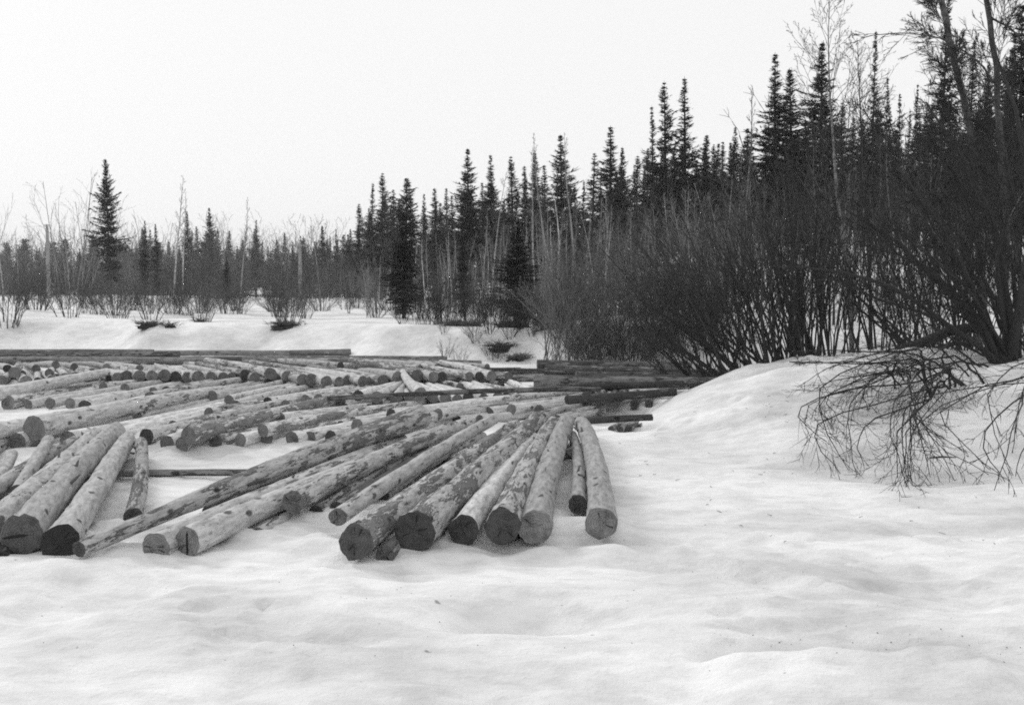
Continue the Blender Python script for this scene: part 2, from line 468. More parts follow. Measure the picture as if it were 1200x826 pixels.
# second row: butts in a line level with the far ends of the left-edge bundle
D = [(-14, 521, 22), (13, 520, 20), (47, 515, 28), (84, 517, 22), (108, 516, 18), (172, 514, 18), (197, 519, 17), (213, 521, 17), (229, 522, 20),
     (262, 518, 15), (283, 516, 16), (303, 515, 15), (322, 514, 15), (343, 515, 17), (364, 514, 15), (386, 513, 16), (405, 510, 14), (424, 512, 15),
     (445, 505, 14), (463, 503, 14), (482, 500, 13), (512, 497, 13), (533, 494, 13), (556, 492, 12), (578, 490, 12), (600, 488, 12)]
row_of_logs(D, lambda p: np.interp(p, [0, 230, 390, 500, 600], [4, 14, 27, 34, 36]), 4.3, 'the second row of butts behind the near fan', 'logs in the second row', 0.54)
E = [(-8, 473, 17), (8, 472, 16), (27, 474, 11), (57, 473, 12), (79, 473, 12), (101, 476, 14), (124, 477, 12), (150, 478, 13), (177, 474, 12), (190, 475, 11),
     (206, 476, 12), (221, 476, 12), (250, 474, 12), (268, 477, 11), (285, 480, 14), (300, 480, 12), (316, 479, 11), (331, 479, 11), (345, 478, 11), (360, 478, 12), (376, 478, 12),
     (391, 478, 11), (406, 477, 12), (421, 478, 12), (436, 480, 13), (449, 480, 12), (466, 476, 13), (479, 477, 11), (491, 475, 14), (506, 475, 12), (521, 476, 13), (536, 477, 12),
     (551, 476, 12), (566, 475, 11), (580, 473, 13), (594, 473, 12), (609, 472, 12), (624, 471, 12)]
row_of_logs(E, lambda p: np.interp(p, [0, 250, 330, 400, 440, 540, 620], [4, 5, 12, 14, -2, -12, -10]), 3.6, 'the third row, under the long thin boom pole', 'logs in the third row', 0.50)
Frow = []
x = -10.0
while x < 600:
    dp = rng.choice([10, 11, 12, 9, 13]) if not 140 < x < 175 else 13
    Frow.append((x, np.interp(x, [0, 60, 150, 300, 380, 450, 600], [446, 448, 451, 449, 455, 453, 452]) + rng.uniform(-1.3, 1.3), dp))
    x += dp + rng.uniform(0.5, 3.5)
row_of_logs(Frow, lambda p: np.interp(p, [0, 300, 600], [-26, -27, -20]), 3.4, 'the fourth row, slanting away to the left', 'logs in the fourth row', 0.42)

D2 = [(140 + 21 * k, 499 - (k % 3) * 4, 12) for k in range(14)]
row_of_logs(D2, lambda p: np.interp(p, [140, 300, 430], [9, 20, 28]), 3.6, 'the broken line between the second and third rows', 'logs between the second and third rows', 0.50)
E2 = [(-6 + 26 * k, 462 - (k % 2) * 3, 10) for k in range(16)]
row_of_logs(E2, lambda p: np.interp(p, [0, 420], [-4, 6]), 3.0, 'the thin line of butts just above the third row', 'logs above the third row', 0.42)
F2 = [(-12 + 19.5 * k + rng.uniform(-4, 4), 438.5 + rng.uniform(-1.5, 1.5), rng.choice((7, 8, 9))) for k in range(31)]
row_of_logs(F2, lambda p: np.interp(p, [0, 300, 600], [-30, -34, -28]), 3.2, 'the fifth row, thin logs slanting to the left', 'logs in the fifth row', 0.36)
# far field: logs lying side by side along the far shore
def strip_logs():
    rows = []
    d, n = 24.2, 0
    while d < 30.0:
        rows.append(d); d += rng.uniform(0.27, 0.40)
    nths = {}
    for n, d in enumerate(rows):
        x = -0.5 * d - rng.uniform(0.0, 3.0)
        k = 0
        while True:
            L = rng.uniform(4.2, 6.6)
            xm = x + L / 2
            sh = float(shore_y(x + L)); sh0 = float(shore_y(x))
            if x + L > 4.4 or d > min(sh, sh0) - 0.25: 
                x += 1.0
                if x > 3: break
                continue
            r = rng.uniform(0.045, 0.095)
            slope = rng.gauss(-0.02, 0.08)
            a = Vector((x, d - slope * L / 2, r)); b = Vector((x + L, d + slope * L / 2, r * 0.75))
            if rng.random() < 0.5: a, b = b.copy(), a.copy(); a.z, b.z = r, r * 0.75
            add_log(a, b, r, r * 0.75, '%s log from the left in the %s line of logs along the far bank' % (ordinal(k), ordinal(n)), 'logs drifting along the far bank',
                    tone=rng.uniform(0.14, 0.46), patch=rng.uniform(-0.1, 0.08), cut=0.12)
            k += 1
            x += L + rng.uniform(0.05, 0.7)
strip_logs()

# the darker crosswise logs between the third row and the snow bank
cross = [((590, 459), (752, 455), 8), ((470, 451), (664, 447), 9), ((520, 441), (660, 439), 7), ((560, 437), (720, 435), 6), ((480, 437), (610, 435), 6), ((400, 441), (520, 440), 6), ((420, 446), (560, 444), 7), ((590, 443), (700, 441), 7)]
def bend_strips():
    d, k = 17.0, 0
    while d < 23.6:
        x = 0.045 * d + rng.uniform(-0.5, 0.5); L = rng.uniform(3.2, 4.4); r = rng.uniform(0.06, 0.10)
        sl = rng.gauss(0.02, 0.05)
        while d > float(shore_y(x + L)) - 0.3 and L > 1.5: L -= 0.3
        if foot_dist(np.array(x + L), np.array(d)) < -0.2 or d < 18.5:
            add_log((x, d - sl, r), (x + L, d + sl, r * 0.8), r, r * 0.8, '%s from the front of the level dark logs reaching behind the snow bank' % ordinal(k), 'crosswise logs by the snow bank',
                    tone=rng.uniform(0.10, 0.26), patch=rng.uniform(-0.02, 0.1), cut=0.08)
            k += 1
        d += rng.uniform(0.26, 0.40)
bend_strips()
for k, (p, q, dp) in enumerate(cross):
    d = FPX * CAM_H / (p[1] - HORIZON + dp / 2); r = dp * d / FPX / 2
    a = on_z(p[0], p[1], r); b = on_z(q[0], q[1], r * 0.8)
    add_log(a, b, r, r * 0.8, '%s from the front of the dark crosswise logs above the third row' % ordinal(k), 'crosswise logs by the snow bank',
            tone=rng.uniform(0.12, 0.26), patch=rng.uniform(0, 0.1), cut=0.08)
px_log((384, 469), 6, (703, 462), 6, 'long thin boom pole laid over the third row of logs', za=0.22, zb=0.22, tone=0.16, patch=0.05, cut=0.1, group='crossing poles', name='boom_pole', cat='pole')
G3 = 'heap by the snow bank'
px_log((672, 494), 9, (764, 489), 8, 'dark pole lying along the foot of the snow bank', za=0.06, zb=0.10, tone=0.13, patch=0.1, cut=0.06, group=G3)
px_log((664, 474), 10, (790, 463), 9, 'dark upper log of the heap against the snow bank', za=0.14, zb=0.16, tone=0.12, patch=0.1, cut=0.06, group=G3)
px_log((676, 468), 9, (800, 456), 8, 'dark rear log of the heap against the snow bank', za=0.10, zb=0.16, tone=0.12, patch=0.1, cut=0.06, group=G3)
for k, (bx, by, dp) in enumerate([(688, 479, 11), (702, 480, 12), (716, 480, 12), (730, 478, 11), (743, 476, 10), (756, 473, 9)]):
    px_log((bx, by), dp, (bx + 8, by - 17), dp * 0.6, '%s butt from the left showing in the dark gap of the heap' % ordinal(k), tone=0.2, patch=0.05, cut=0.09, group=G3)
for k, (bx, by, dp) in enumerate([(640, 497, 11), (652, 492, 11), (664, 488, 10), (632, 488, 11), (620, 492, 12)]):
    px_log((bx, by), dp, (bx + 62, by - 16), dp * 0.7, '%s of the short slanting logs between the fan and the heap' % ordinal(k), tone=0.38, patch=0.0, cut=0.12, group=G3)
for k, (bx, by, dp) in enumerate([(716, 503, 7), (727, 503, 7), (738, 502, 7), (748, 500, 6)]):
    px_log((bx, by), dp, (bx + 18, by - 10), dp * 0.8, '%s of the small stub ends in the snow at the foot of the bank' % ordinal(k), tone=0.32, patch=0.0, cut=0.1, group=G3, za=-0.02)

def settle(iters=110):
    n = len(LOGS)
    A = np.array([l['a'] for l in LOGS]); B = np.array([l['b'] for l in LOGS])
    RA = np.array([l['ra'] for l in LOGS]); RB = np.array([l['rb'] for l in LOGS])
    A0, B0 = A.copy(), B.copy()
    W = np.array([l['w'] for l in LOGS])
    I, J = np.triu_indices(n, 1)
    C = (A + B) / 2; Lh = np.linalg.norm(B - A, axis=1) / 2
    keep = np.linalg.norm(C[I] - C[J], axis=1) < Lh[I] + Lh[J] + 0.6
    I, J = I[keep], J[keep]
    for it in range(iters):
        u, v, w0 = B[I] - A[I], B[J] - A[J], A[I] - A[J]
        a = (u * u).sum(1); b = (u * v).sum(1); c = (v * v).sum(1); d = (u * w0).sum(1); e = (v * w0).sum(1)
        den = a * c - b * b
        s = np.where(den > 1e-9, (b * e - c * d) / np.maximum(den, 1e-9), 0.5)
        s = np.clip(s, 0, 1); t = np.clip((b * s + e) / c, 0, 1); s = np.clip((b * t - d) / a, 0, 1)
        P = A[I] + u * s[:, None]; Q = A[J] + v * t[:, None]
        D_ = P - Q; dist = np.linalg.norm(D_, axis=1)
        rs = RA[I] + (RB[I] - RA[I]) * s + RA[J] + (RB[J] - RA[J]) * t
        pen = rs * 0.985 - dist
        m = pen > 0
        if not m.any(): break
        nrm = D_[m] / np.maximum(dist[m], 1e-6)[:, None]
        flat = np.abs(nrm[:, 2]) < 0.15
        par = np.abs(b[m]) / np.sqrt(a[m] * c[m]) < 0.85           # crossing logs ride over each other
        nrm[:, 2] += np.where(par, np.where(C[I[m], 1] > -9, np.sign(nrm[:, 2] + 1e-3) * 1.5, 0), 0)
        nrm /= np.linalg.norm(nrm, axis=1, keepdims=True)
        mv = 0.45 * pen[m][:, None] * nrm
        wi = W[J[m]] * 0 + 1.0
        hv_i = 2 * W[I[m]] / (W[I[m]] + W[J[m]]); hv_j = 2 - hv_i
        mi, mj = mv * hv_i[:, None], mv * hv_j[:, None]
        sm, tm = s[m][:, None], t[m][:, None]
        dA = np.zeros_like(A); dB = np.zeros_like(B); cnt = np.zeros(n)
        np.add.at(dA, I[m], mi * (1 - sm * 0.8)); np.add.at(dB, I[m], mi * (0.2 + sm * 0.8))
        np.add.at(dA, J[m], -mj * (1 - tm * 0.8)); np.add.at(dB, J[m], -mj * (0.2 + tm * 0.8))
        np.add.at(cnt, I[m], 1); np.add.at(cnt, J[m], 1)
        k = np.maximum(cnt, 1)[:, None] ** 0.5
        A += dA / k; B += dB / k
        A += 0.02 * (A0 - A); B += 0.02 * (B0 - B)
        A[:, 2] = np.minimum(A[:, 2], A0[:, 2] + 0.17); B[:, 2] = np.minimum(B[:, 2], B0[:, 2] + 0.25)
        A[:, 2] = np.maximum(A[:, 2], np.minimum(RA, A0[:, 2])); B[:, 2] = np.maximum(B[:, 2], np.minimum(RB, B0[:, 2]))
    for l, a, b in zip(LOGS, A, B): l['a'], l['b'] = Vector(a), Vector(b)
settle()

def build_log(l, idx):
    r_ = random.Random(900 + idx)
    a, b, ra, rb = l['a'], l['b'], l['ra'], l['rb']
    ax = b - a; L = ax.length; ax.normalize()
    side = ax.cross(Vector((0, 0, 1))).normalized(); up = side.cross(ax)
    base = Vector(((a.x + b.x) / 2, (a.y + b.y) / 2, max(0.0, min(a.z - ra, b.z - rb))))
    root = empty(l['name'], base)
    tag(root, l['label'], l['cat'], l['group'])
    ns, nl = (26, 44) if l['near'] else (12, 12)
    off = r_.uniform(0, 50)
    bow_u, bow_s = abs(r_.gauss(0, 0.004)) * L, r_.gauss(0, 0.006 if l['near'] else 0.014) * L
    tilt0 = (r_.gauss(0, 0.10), r_.gauss(0, 0.10)); tilt1 = (r_.gauss(0, 0.15), r_.gauss(0, 0.15))
    V, CO = [], []
    def point(i, j, shrink=1.0, inset=0.0):
        s = i / nl; th = 2 * math.pi * j / ns
        r0 = ra + (rb - ra) * s
        if not (ra < rb): r0 += ra * 0.10 * max(0, 1 - s * 9) ** 2          # butt swell
        cx, cy = math.cos(th), math.sin(th)
        p = Vector((cx * r0, cy * r0, s * L))
        q = Vector((cx * 1.3, cy * 1.3, s * L * 1.1 + off))
        amp = 0.15 if l['near'] else 0.12
        lump = noise.noise(q) * amp + noise.noise(q * 3.1) * amp * 0.55
        if l['near']: lump += noise.noise(Vector((cx * 4, cy * 4, s * L * 7 + off))) * 0.06
        rr = r0 * (1 + lump) * shrink
        z = s * L
        if i == 0: z += rr * (cx * tilt0[0] + cy * tilt0[1]) + inset
        if i == nl: z += rr * (cx * tilt1[0] + cy * tilt1[1]) - inset
        bw_ = 4 * s * (1 - s)
        P = a + ax * z + side * (cx * rr + bow_s * bw_) + up * (cy * rr + bow_u * bw_)
        return P - base, (cx * rr, cy * rr, z + off)
    for i in range(nl + 1):
        for j in range(ns):
            p, c = point(i, j); V.append(p); CO.append(c)
    i, j = np.meshgrid(np.arange(nl), np.arange(ns), indexing='ij')
    A_ = i * ns + j; B_ = i * ns + (j + 1) % ns
    Fq = np.stack([A_, A_ + ns, B_ + ns, B_], -1).reshape(-1, 4)
    me = mesh_np('bark', [tuple(v) for v in V], Fq)
    at_ = me.attributes.new('logco', 'FLOAT_VECTOR', 'POINT'); at_.data.foreach_set('vector', np.array(CO, np.float32).ravel())
    o = link('bark', me, M_BARK, root); o['tone'] = float(l['tone']); o['patch'] = float(l['patch']) - (0.03 if l['near'] else 0.0)
    for end, cut in ((0, l['cut']), (nl, l['cutb'])):
        VV, CC = [], []
        rings = [1.0, 0.93, 0.6, 0.25] if l['near'] else [1.0, 0.6]
        for q, sh in enumerate(rings):
            for j in range(ns):
                p, c = point(end, j, sh * 0.995, 0.0 if q == 0 else (-0.004 + r_.gauss(0, 0.0025) if l['near'] else 0.0))
                VV.append(tuple(p)); CC.append(c)
        p0 = sum((Vector(v) for v in VV[-ns:]), Vector()) / ns
        VV.append(tuple(p0)); CC.append((0, 0, off + end / nl * L))
        FF = []
        for q in range(len(rings) - 1):
            for j in range(ns):
                f = (q * ns + j, q * ns + (j + 1) % ns, (q + 1) * ns + (j + 1) % ns, (q + 1) * ns + j)
                FF.append(f if end == 0 else f[::-1])
        for j in range(ns):
            q = (len(rings) - 1) * ns
            f = (q + j, q + (j + 1) % ns, len(VV) - 1)
            FF.append(f if end == 0 else f[::-1])
        me = bpy.data.meshes.new('cut_end'); me.from_pydata(VV, [], FF); me.update()
        at_ = me.attributes.new('logco', 'FLOAT_VECTOR', 'POINT'); at_.data.foreach_set('vector', np.array(CC, np.float32).ravel())
        c = link('cut_end', me, M_CUT, root); c['tone'] = float(cut)
    # branch stubs and a shake crack on the near ones
    if l['near'] and L > 2.5 and l['name'] == 'log':
        for k in range(r_.randint(1, 5)):
            s = r_.uniform(0.25, 0.9); th = r_.uniform(0.2, math.pi - 0.2)
            r0 = (ra + (rb - ra) * s)
            n_ = side * math.cos(th) + up * math.sin(th)
            c0 = a + ax * (s * L) - base
            T = Tubes(); h = r_.uniform(0.02, 0.07)
            T.add([c0 + n_ * r0 * 0.8, c0 + n_ * (r0 + h * 0.6) + ax * h * 0.5, c0 + n_ * (r0 + h) + ax * h], [0.014, 0.010, 0.004], 6)
            link('branch_stub', T.mesh('branch_stub'), M_TRUNK, root)['tone'] = 0.12
    if l['near'] and ra > 0.05:
        for k in range(r_.randint(1, 4)):
            th = r_.uniform(0, 6.28); dv = side * math.cos(th) + up * math.sin(th); q = r_.uniform(0.1, 0.4)
            ez = lambda f: -ax * 0.006 + ax * ra * f * (math.cos(th) * tilt0[0] + math.sin(th) * tilt0[1])
            T = Tubes(); T.add([a - base + dv * ra * f + ez(f) for f in (q, q + 0.25, min(0.9, q + 0.55))], [0.0012, 0.003, 0.0035], 4)
            link('crack', T.mesh('crack'), M_TYRE, root)
    if 'crack' in l['label'] and 'beside' not in l['label'] and 'next' not in l['label'] and 'under' not in l['label'] and 'behind' not in l['label']:
        T = Tubes()
        dv = up if 'vertical' in l['label'] else (side + up * 0.12).normalized()
        pts = [a - base - ax * 0.004 + dv * (ra * t) + (side if dv == up else up) * (0.08 * ra * noise.noise(Vector((t * 3, off, 0)))) for t in (-0.95, -0.6, -0.25, 0.1, 0.5, 0.95)]
        T.add(pts, [0.005, 0.008, 0.009, 0.008, 0.006, 0.003], 4)
        link('crack', T.mesh('crack'), M_TYRE, root)

build_ground()
for i_, l_ in enumerate(LOGS): build_log(l_, i_)


# ------------------------------------------------------------------ plants: generators
def bend_line(r_, p, d, L, n, wob, grav):
    pts = [p.copy()]; d = d.normalized(); st = L / (n - 1)
    for k in range(n - 1):
        d = (d + Vector((r_.gauss(0, wob), r_.gauss(0, wob), r_.gauss(0, wob) + grav))).normalized()
        pts.append(pts[-1] + d * st)
    return pts

def lerp_pts(pts, s):
    x = s * (len(pts) - 1); i = min(int(x), len(pts) - 2); f = x - i
    return pts[i].lerp(pts[i + 1], f), (pts[i + 1] - pts[i]).normalized()

def side_dir(r_, d, ang):
    p = d.cross(Vector((r_.gauss(0, 1), r_.gauss(0, 1), r_.gauss(0, 1))))
    if p.length < 1e-4: p = Vector((1, 0, 0))
    return d * math.cos(ang) + p.normalized() * math.sin(ang)

def twigs_on(T, r_, pts, r0, L, nb, s0, ang, lk, levels, grav, tw=0.0035):
    for k in range(nb):
        s = s0 + (1 - s0) * (k + r_.random()) / nb
        p, d = lerp_pts(pts, min(s, 0.98))
        l = L * lk * (1.15 - 0.75 * s) * r_.uniform(0.55, 1.25)
        q = bend_line(r_, p, side_dir(r_, d, r_.uniform(0.6, 1.2) * ang), l, 4 if levels else 3, 0.14, grav)
        rr = max(tw, r0 * (1 - 0.8 * s) * 0.55)
        T.add(q, [rr, rr * 0.8, rr * 0.6, tw * 0.6] if levels else [rr, rr * 0.7, tw * 0.5], 3)
        if levels: twigs_on(T, r_, q, rr, l, max(2, int(nb * 0.55)), 0.25, ang, 0.5, levels - 1, grav, tw)

def shrub_meshes(seed, n=22, H=2.6, spread=0.55, nb=8, levels=1, lean=(0, 0), tw=0.0042, stem_r=0.014, base=0.34, grav=-0.02):
    r_ = random.Random(seed); S, T = Tubes(), Tubes()
    for k in range(n):
        az = r_.uniform(0, 2 * math.pi); ra = base * math.sqrt(r_.random()); tl = spread * r_.uniform(0.1, 1.1)
        p = Vector((math.cos(az) * ra, math.sin(az) * ra, -0.12))
        d = Vector((math.cos(az) * math.sin(tl) + lean[0], math.sin(az) * math.sin(tl) + lean[1], math.cos(tl)))
        L = H * r_.uniform(0.45, 1.1)
        pts = bend_line(r_, p, d, L, 7, 0.07, grav)
        r0 = stem_r * r_.uniform(0.5, 1.15)
        S.add(pts, [r0 * (1 - 0.13 * i) for i in range(7)], 4)
        twigs_on(T, r_, pts, r0, L, nb, 0.25, 0.55, 0.38, levels, 0.02, tw)
    return S.mesh('stems'), T.mesh('twigs')

def birch_meshes(seed, H=9.0, nbr=34, L0=2.2, levels=2, tr=0.075, tw=0.006, crown0=0.32, ang=0.75, lean=0.0, forks=1, grav=0.01):
    r_ = random.Random(seed); S, T = Tubes(), Tubes()
    for f in range(forks):
        d = Vector((r_.gauss(0, 0.05) + lean, r_.gauss(0, 0.05), 1)) if f == 0 else Vector((r_.gauss(0, 0.16), r_.gauss(0, 0.16), 1))
        hh = H * (1 if f == 0 else r_.uniform(0.7, 0.95))
        pts = bend_line(r_, Vector((r_.gauss(0, 0.12) * (f > 0), r_.gauss(0, 0.12) * (f > 0), -0.15)), d, hh, 12, 0.030, 0.03)
        S.add(pts, [tr * (1 - 0.082 * i) for i in range(12)], 7)
        for k in range(nbr):
            s = crown0 + (0.98 - crown0) * (k + r_.random()) / nbr
            p, dd = lerp_pts(pts, s)
            l = L0 * (1.08 - s) ** 0.8 * r_.uniform(0.5, 1.25)
            q = bend_line(r_, p, side_dir(r_, dd, ang * r_.uniform(0.7, 1.25)), l, 5, 0.09, 0.05)
            rr = tr * (1 - 0.85 * s) * 0.40
            T.add(q, [rr, rr * 0.8, rr * 0.6, rr * 0.45, tw * 0.6], 3)
            twigs_on(T, r_, q, rr, l, 6, 0.25, 0.65, 0.45, levels - 1, grav, tw)
    return S.mesh('trunk'), T.mesh('branches')

def spruce_meshes(seed, H=10.0, W=1.5, t0=0.12, nb=300, per=22, pw=0.8, ragged=0.35, dead=0.0):
    g = np.random.default_rng(seed)
    nwh = 46
    wh = g.integers(0, nwh, nb) + g.normal(0, 0.22, nb)
    t = np.clip(t0 + (1 - t0) * (np.clip(wh / nwh, 0, 1)) ** 0.93, 0, 0.985)
    az = g.uniform(0, 2 * np.pi, nb)
    ph = g.uniform(0, 6.28, 6)
    mod = 1 + ragged * (0.6 * np.sin(t * 23 + ph[0] + np.sin(az + ph[1]) * 1.6) + 0.5 * np.sin(t * 51 + 2 * az + ph[2]) + 0.5 * np.sin(az + ph[3] + t * 9))
    low = np.clip((t - t0) / 0.16, 0.45, 1)
    Lb = W * ((1 - t) ** pw * low * np.clip(mod, 0.25, 1.7) * (0.30 + 0.95 * g.random(nb) ** 1.2) + 0.018)
    el = np.radians(-36 + 72 * t + g.normal(0, 9, nb))
    out = np.stack([np.cos(az), np.sin(az), np.zeros(nb)], 1)
    s = np.linspace(0.12, 1.0, per)[None, :] + g.normal(0, 0.025, (nb, per))
    def spine(s_):
        P = out[:, None, :] * (Lb[:, None] * s_ * np.cos(el)[:, None])[..., None]
        P[..., 2] = (t * H)[:, None] + Lb[:, None] * (np.sin(el)[:, None] * s_ + 0.30 * s_ ** 2 * (1 - t)[:, None])
        return P
    P = spine(s)
    latv = np.stack([-np.sin(az), np.cos(az), np.zeros(nb)], 1)
    lat = g.normal(0, 1, (nb, per))
    wid = (0.05 + 0.20 * np.minimum(Lb, 1.4))[:, None] * (1.15 - s)
    P = P + latv[:, None, :] * (lat * wid)[..., None]
    P[..., 2] -= np.abs(lat) * wid * 0.25
    d = out[:, None, :] * g.uniform(0.3, 1.0, (nb, per))[..., None] + latv[:, None, :] * (np.sign(lat) * g.uniform(0.1, 0.9, (nb, per)))[..., None]
    d[..., 2] += g.normal(-0.40, 0.38, (nb, per)) + (t * 0.8)[:, None]
    d /= np.linalg.norm(d, axis=2, keepdims=True)
    wv = np.cross(d, g.normal(0, 1, (nb, per, 3))); wv /= np.linalg.norm(wv, axis=2, keepdims=True)
    ln = (0.045 + 0.17 * np.minimum(Lb, 1.1)[:, None]) * g.uniform(0.6, 1.6, (nb, per)); wd = ln * g.uniform(0.07, 0.17, (nb, per))
    a = P - d * ln[..., None] * 0.5; b = P + wv * wd[..., None]; c = P + d * ln[..., None]; e = P - wv * wd[..., None]
    V = np.stack([a, b, c, e], 2).reshape(-1, 3)
    F = np.arange(len(V)).reshape(-1, 4)
    T = Tubes()
    sp = spine(np.tile(np.linspace(0, 0.9, 4), (nb, 1)))
    for k in range(nb):
        T.add([tuple(q) for q in sp[k]], [0.018, 0.014, 0.010, 0.005], 3)
    r_ = random.Random(seed)
    for k in range(int(26 * dead)):                       # bare dead branches low on the stem
        z = r_.uniform(0.03, t0 + 0.05) * H; q = r_.uniform(0, 6.28)
        T.add(bend_line(r_, Vector((0, 0, z)), Vector((math.cos(q), math.sin(q), -0.15)), r_.uniform(0.3, 0.9), 4, 0.1, -0.03), [0.012, 0.009, 0.006, 0.003], 3)
    Vt, Ft = T.arrays()
    crown = mesh_np('crown', np.concatenate([V, Vt]), np.concatenate([F, Ft + len(V)]), smooth=False)
    S = Tubes()
    S.add([Vector((0, 0, -0.3)), Vector((0.02, 0, 0.15 * H)), Vector((0, 0.02, 0.4 * H)), Vector((0.01, 0, 0.7 * H)), Vector((0, 0, 0.9 * H)), Vector((0, 0, 1.0 * H))],
          [0.0135 * H, 0.0115 * H, 0.0085 * H, 0.0045 * H, 0.002 * H, 0.0006 * H], 8)
    return S.mesh('trunk'), crown

def place(name, meshes, parts, mats, loc, scale, rz, label, cat, group=None, tones=(0.1, 0.1), sx=1.0, tilt=(0, 0)):
    o = empty(name, loc)
    o.rotation_euler = (tilt[0], tilt[1], rz)
    o.scale = (scale * sx * rng.uniform(0.88, 1.12), scale * sx * rng.uniform(0.88, 1.12), scale)
    tag(o, label, cat, group)
    for me, pn, m, t in zip(meshes, parts, mats, tones):
        c = link(pn, me, m, o); c['tone'] = float(t)
    return o

SPR = [spruce_meshes(100 + k, W=w, t0=t0, nb=nb, pw=pw, ragged=rg, dead=dd) for k, (w, t0, nb, pw, rg, dd) in enumerate([
    (1.90, 0.10, 430, 1.02, 0.30, 0.3), (1.40, 0.14, 360, 0.90, 0.45, 0.6), (2.30, 0.07, 500, 1.08, 0.28, 0.2), (1.10, 0.20, 300, 0.78, 0.60, 1.0),
    (2.00, 0.12, 420, 1.20, 0.42, 0.5), (2.30, 0.16, 430, 0.86, 0.45, 0.5), (1.50, 0.08, 380, 1.05, 0.38, 0.3), (1.75, 0.22, 330, 1.3, 0.65, 1.0), (1.25, 0.05, 400, 0.95, 0.5, 0.2)])]
PINE = [spruce_meshes(140 + k, W=1.9, t0=0.34, nb=300, pw=0.38, ragged=0.4, dead=0.8) for k in range(2)]
BIR = [birch_meshes(200, 9, 36, 2.0, lean=0.02), birch_meshes(201, 9, 30, 1.6, crown0=0.42, ang=0.55), birch_meshes(202, 8, 26, 2.4, forks=2, ang=0.7, levels=2),
       birch_meshes(203, 7, 22, 1.7, forks=3, crown0=0.28, ang=0.6), birch_meshes(204, 9, 26, 1.3, crown0=0.5, ang=0.5, levels=2),
       birch_meshes(205, 9, 44, 4.2, crown0=0.34, ang=0.70, levels=3, tw=0.0050, tr=0.070), birch_meshes(206, 9, 36, 3.2, crown0=0.40, ang=0.6, levels=3, tw=0.0050, tr=0.060)]
SHR = [shrub_meshes(300, 26, 2.6, nb=10), shrub_meshes(301, 22, 2.2, spread=0.45, nb=10), shrub_meshes(302, 34, 3.0, spread=0.75, nb=9), shrub_meshes(303, 26, 3.3, spread=0.6, lean=(-0.42, 0), stem_r=0.021, nb=7, base=0.7),
       shrub_meshes(304, 18, 1.5, spread=0.5, nb=7), shrub_meshes(305, 17, 3.6, spread=0.42, nb=7, stem_r=0.021, base=0.6), shrub_meshes(306, 9, 3.6, spread=0.35, nb=8, stem_r=0.026, base=0.5)]

def spruce_at(px, top, d, var, label, group=None, tone=0.045, sx=1.0, name='spruce_tree', src=None, trunk=0.07):
    p = at(px, HORIZON, d); z = h1(p.x, p.y)
    tp = at(px, top, d).z
    sc = max(0.3, (tp - z) / 10.0)
    return place(name, (src or SPR)[var], ('trunk', 'crown'), (M_TRUNK, M_NEEDLE), (p.x, p.y, z), sc, rng.uniform(0, 6.28), label, 'tree', group, (trunk, tone), sx, (rng.gauss(0, 0.022), rng.gauss(0, 0.022)))

def birch_at(px, top, d, var, label, group=None, trunk=0.38, tone=0.10, sx=1.0, rz=None, name='birch_tree', tilt=(0, 0)):
    p = at(px, HORIZON, d); z = h1(p.x, p.y)
    hs = [9, 9, 8, 7, 9, 9, 9][var]
    sc = max(0.2, (at(px, top, d).z - z) / hs)
    return place(name, BIR[var], ('trunk', 'branches'), (M_BIRCH, M_TWIG), (p.x, p.y, z), sc, rng.uniform(0, 6.28) if rz is None else rz, label, 'tree', group, (trunk, tone), sx, tilt)

def shrub_at(px, d, var, scale, label, group=None, tone=0.08, rz=None, name='willow_bush', dz=0.0, tilt=(0, 0)):
    p = at(px, HORIZON, d); z = h1(p.x, p.y)
    return place(name, SHR[var], ('stems', 'twigs'), (M_TWIG, M_TWIG), (p.x, p.y, z + dz), scale, rng.uniform(0, 6.28) if rz is None else rz, label, 'bush', group, (tone, tone), 1.0, tilt)

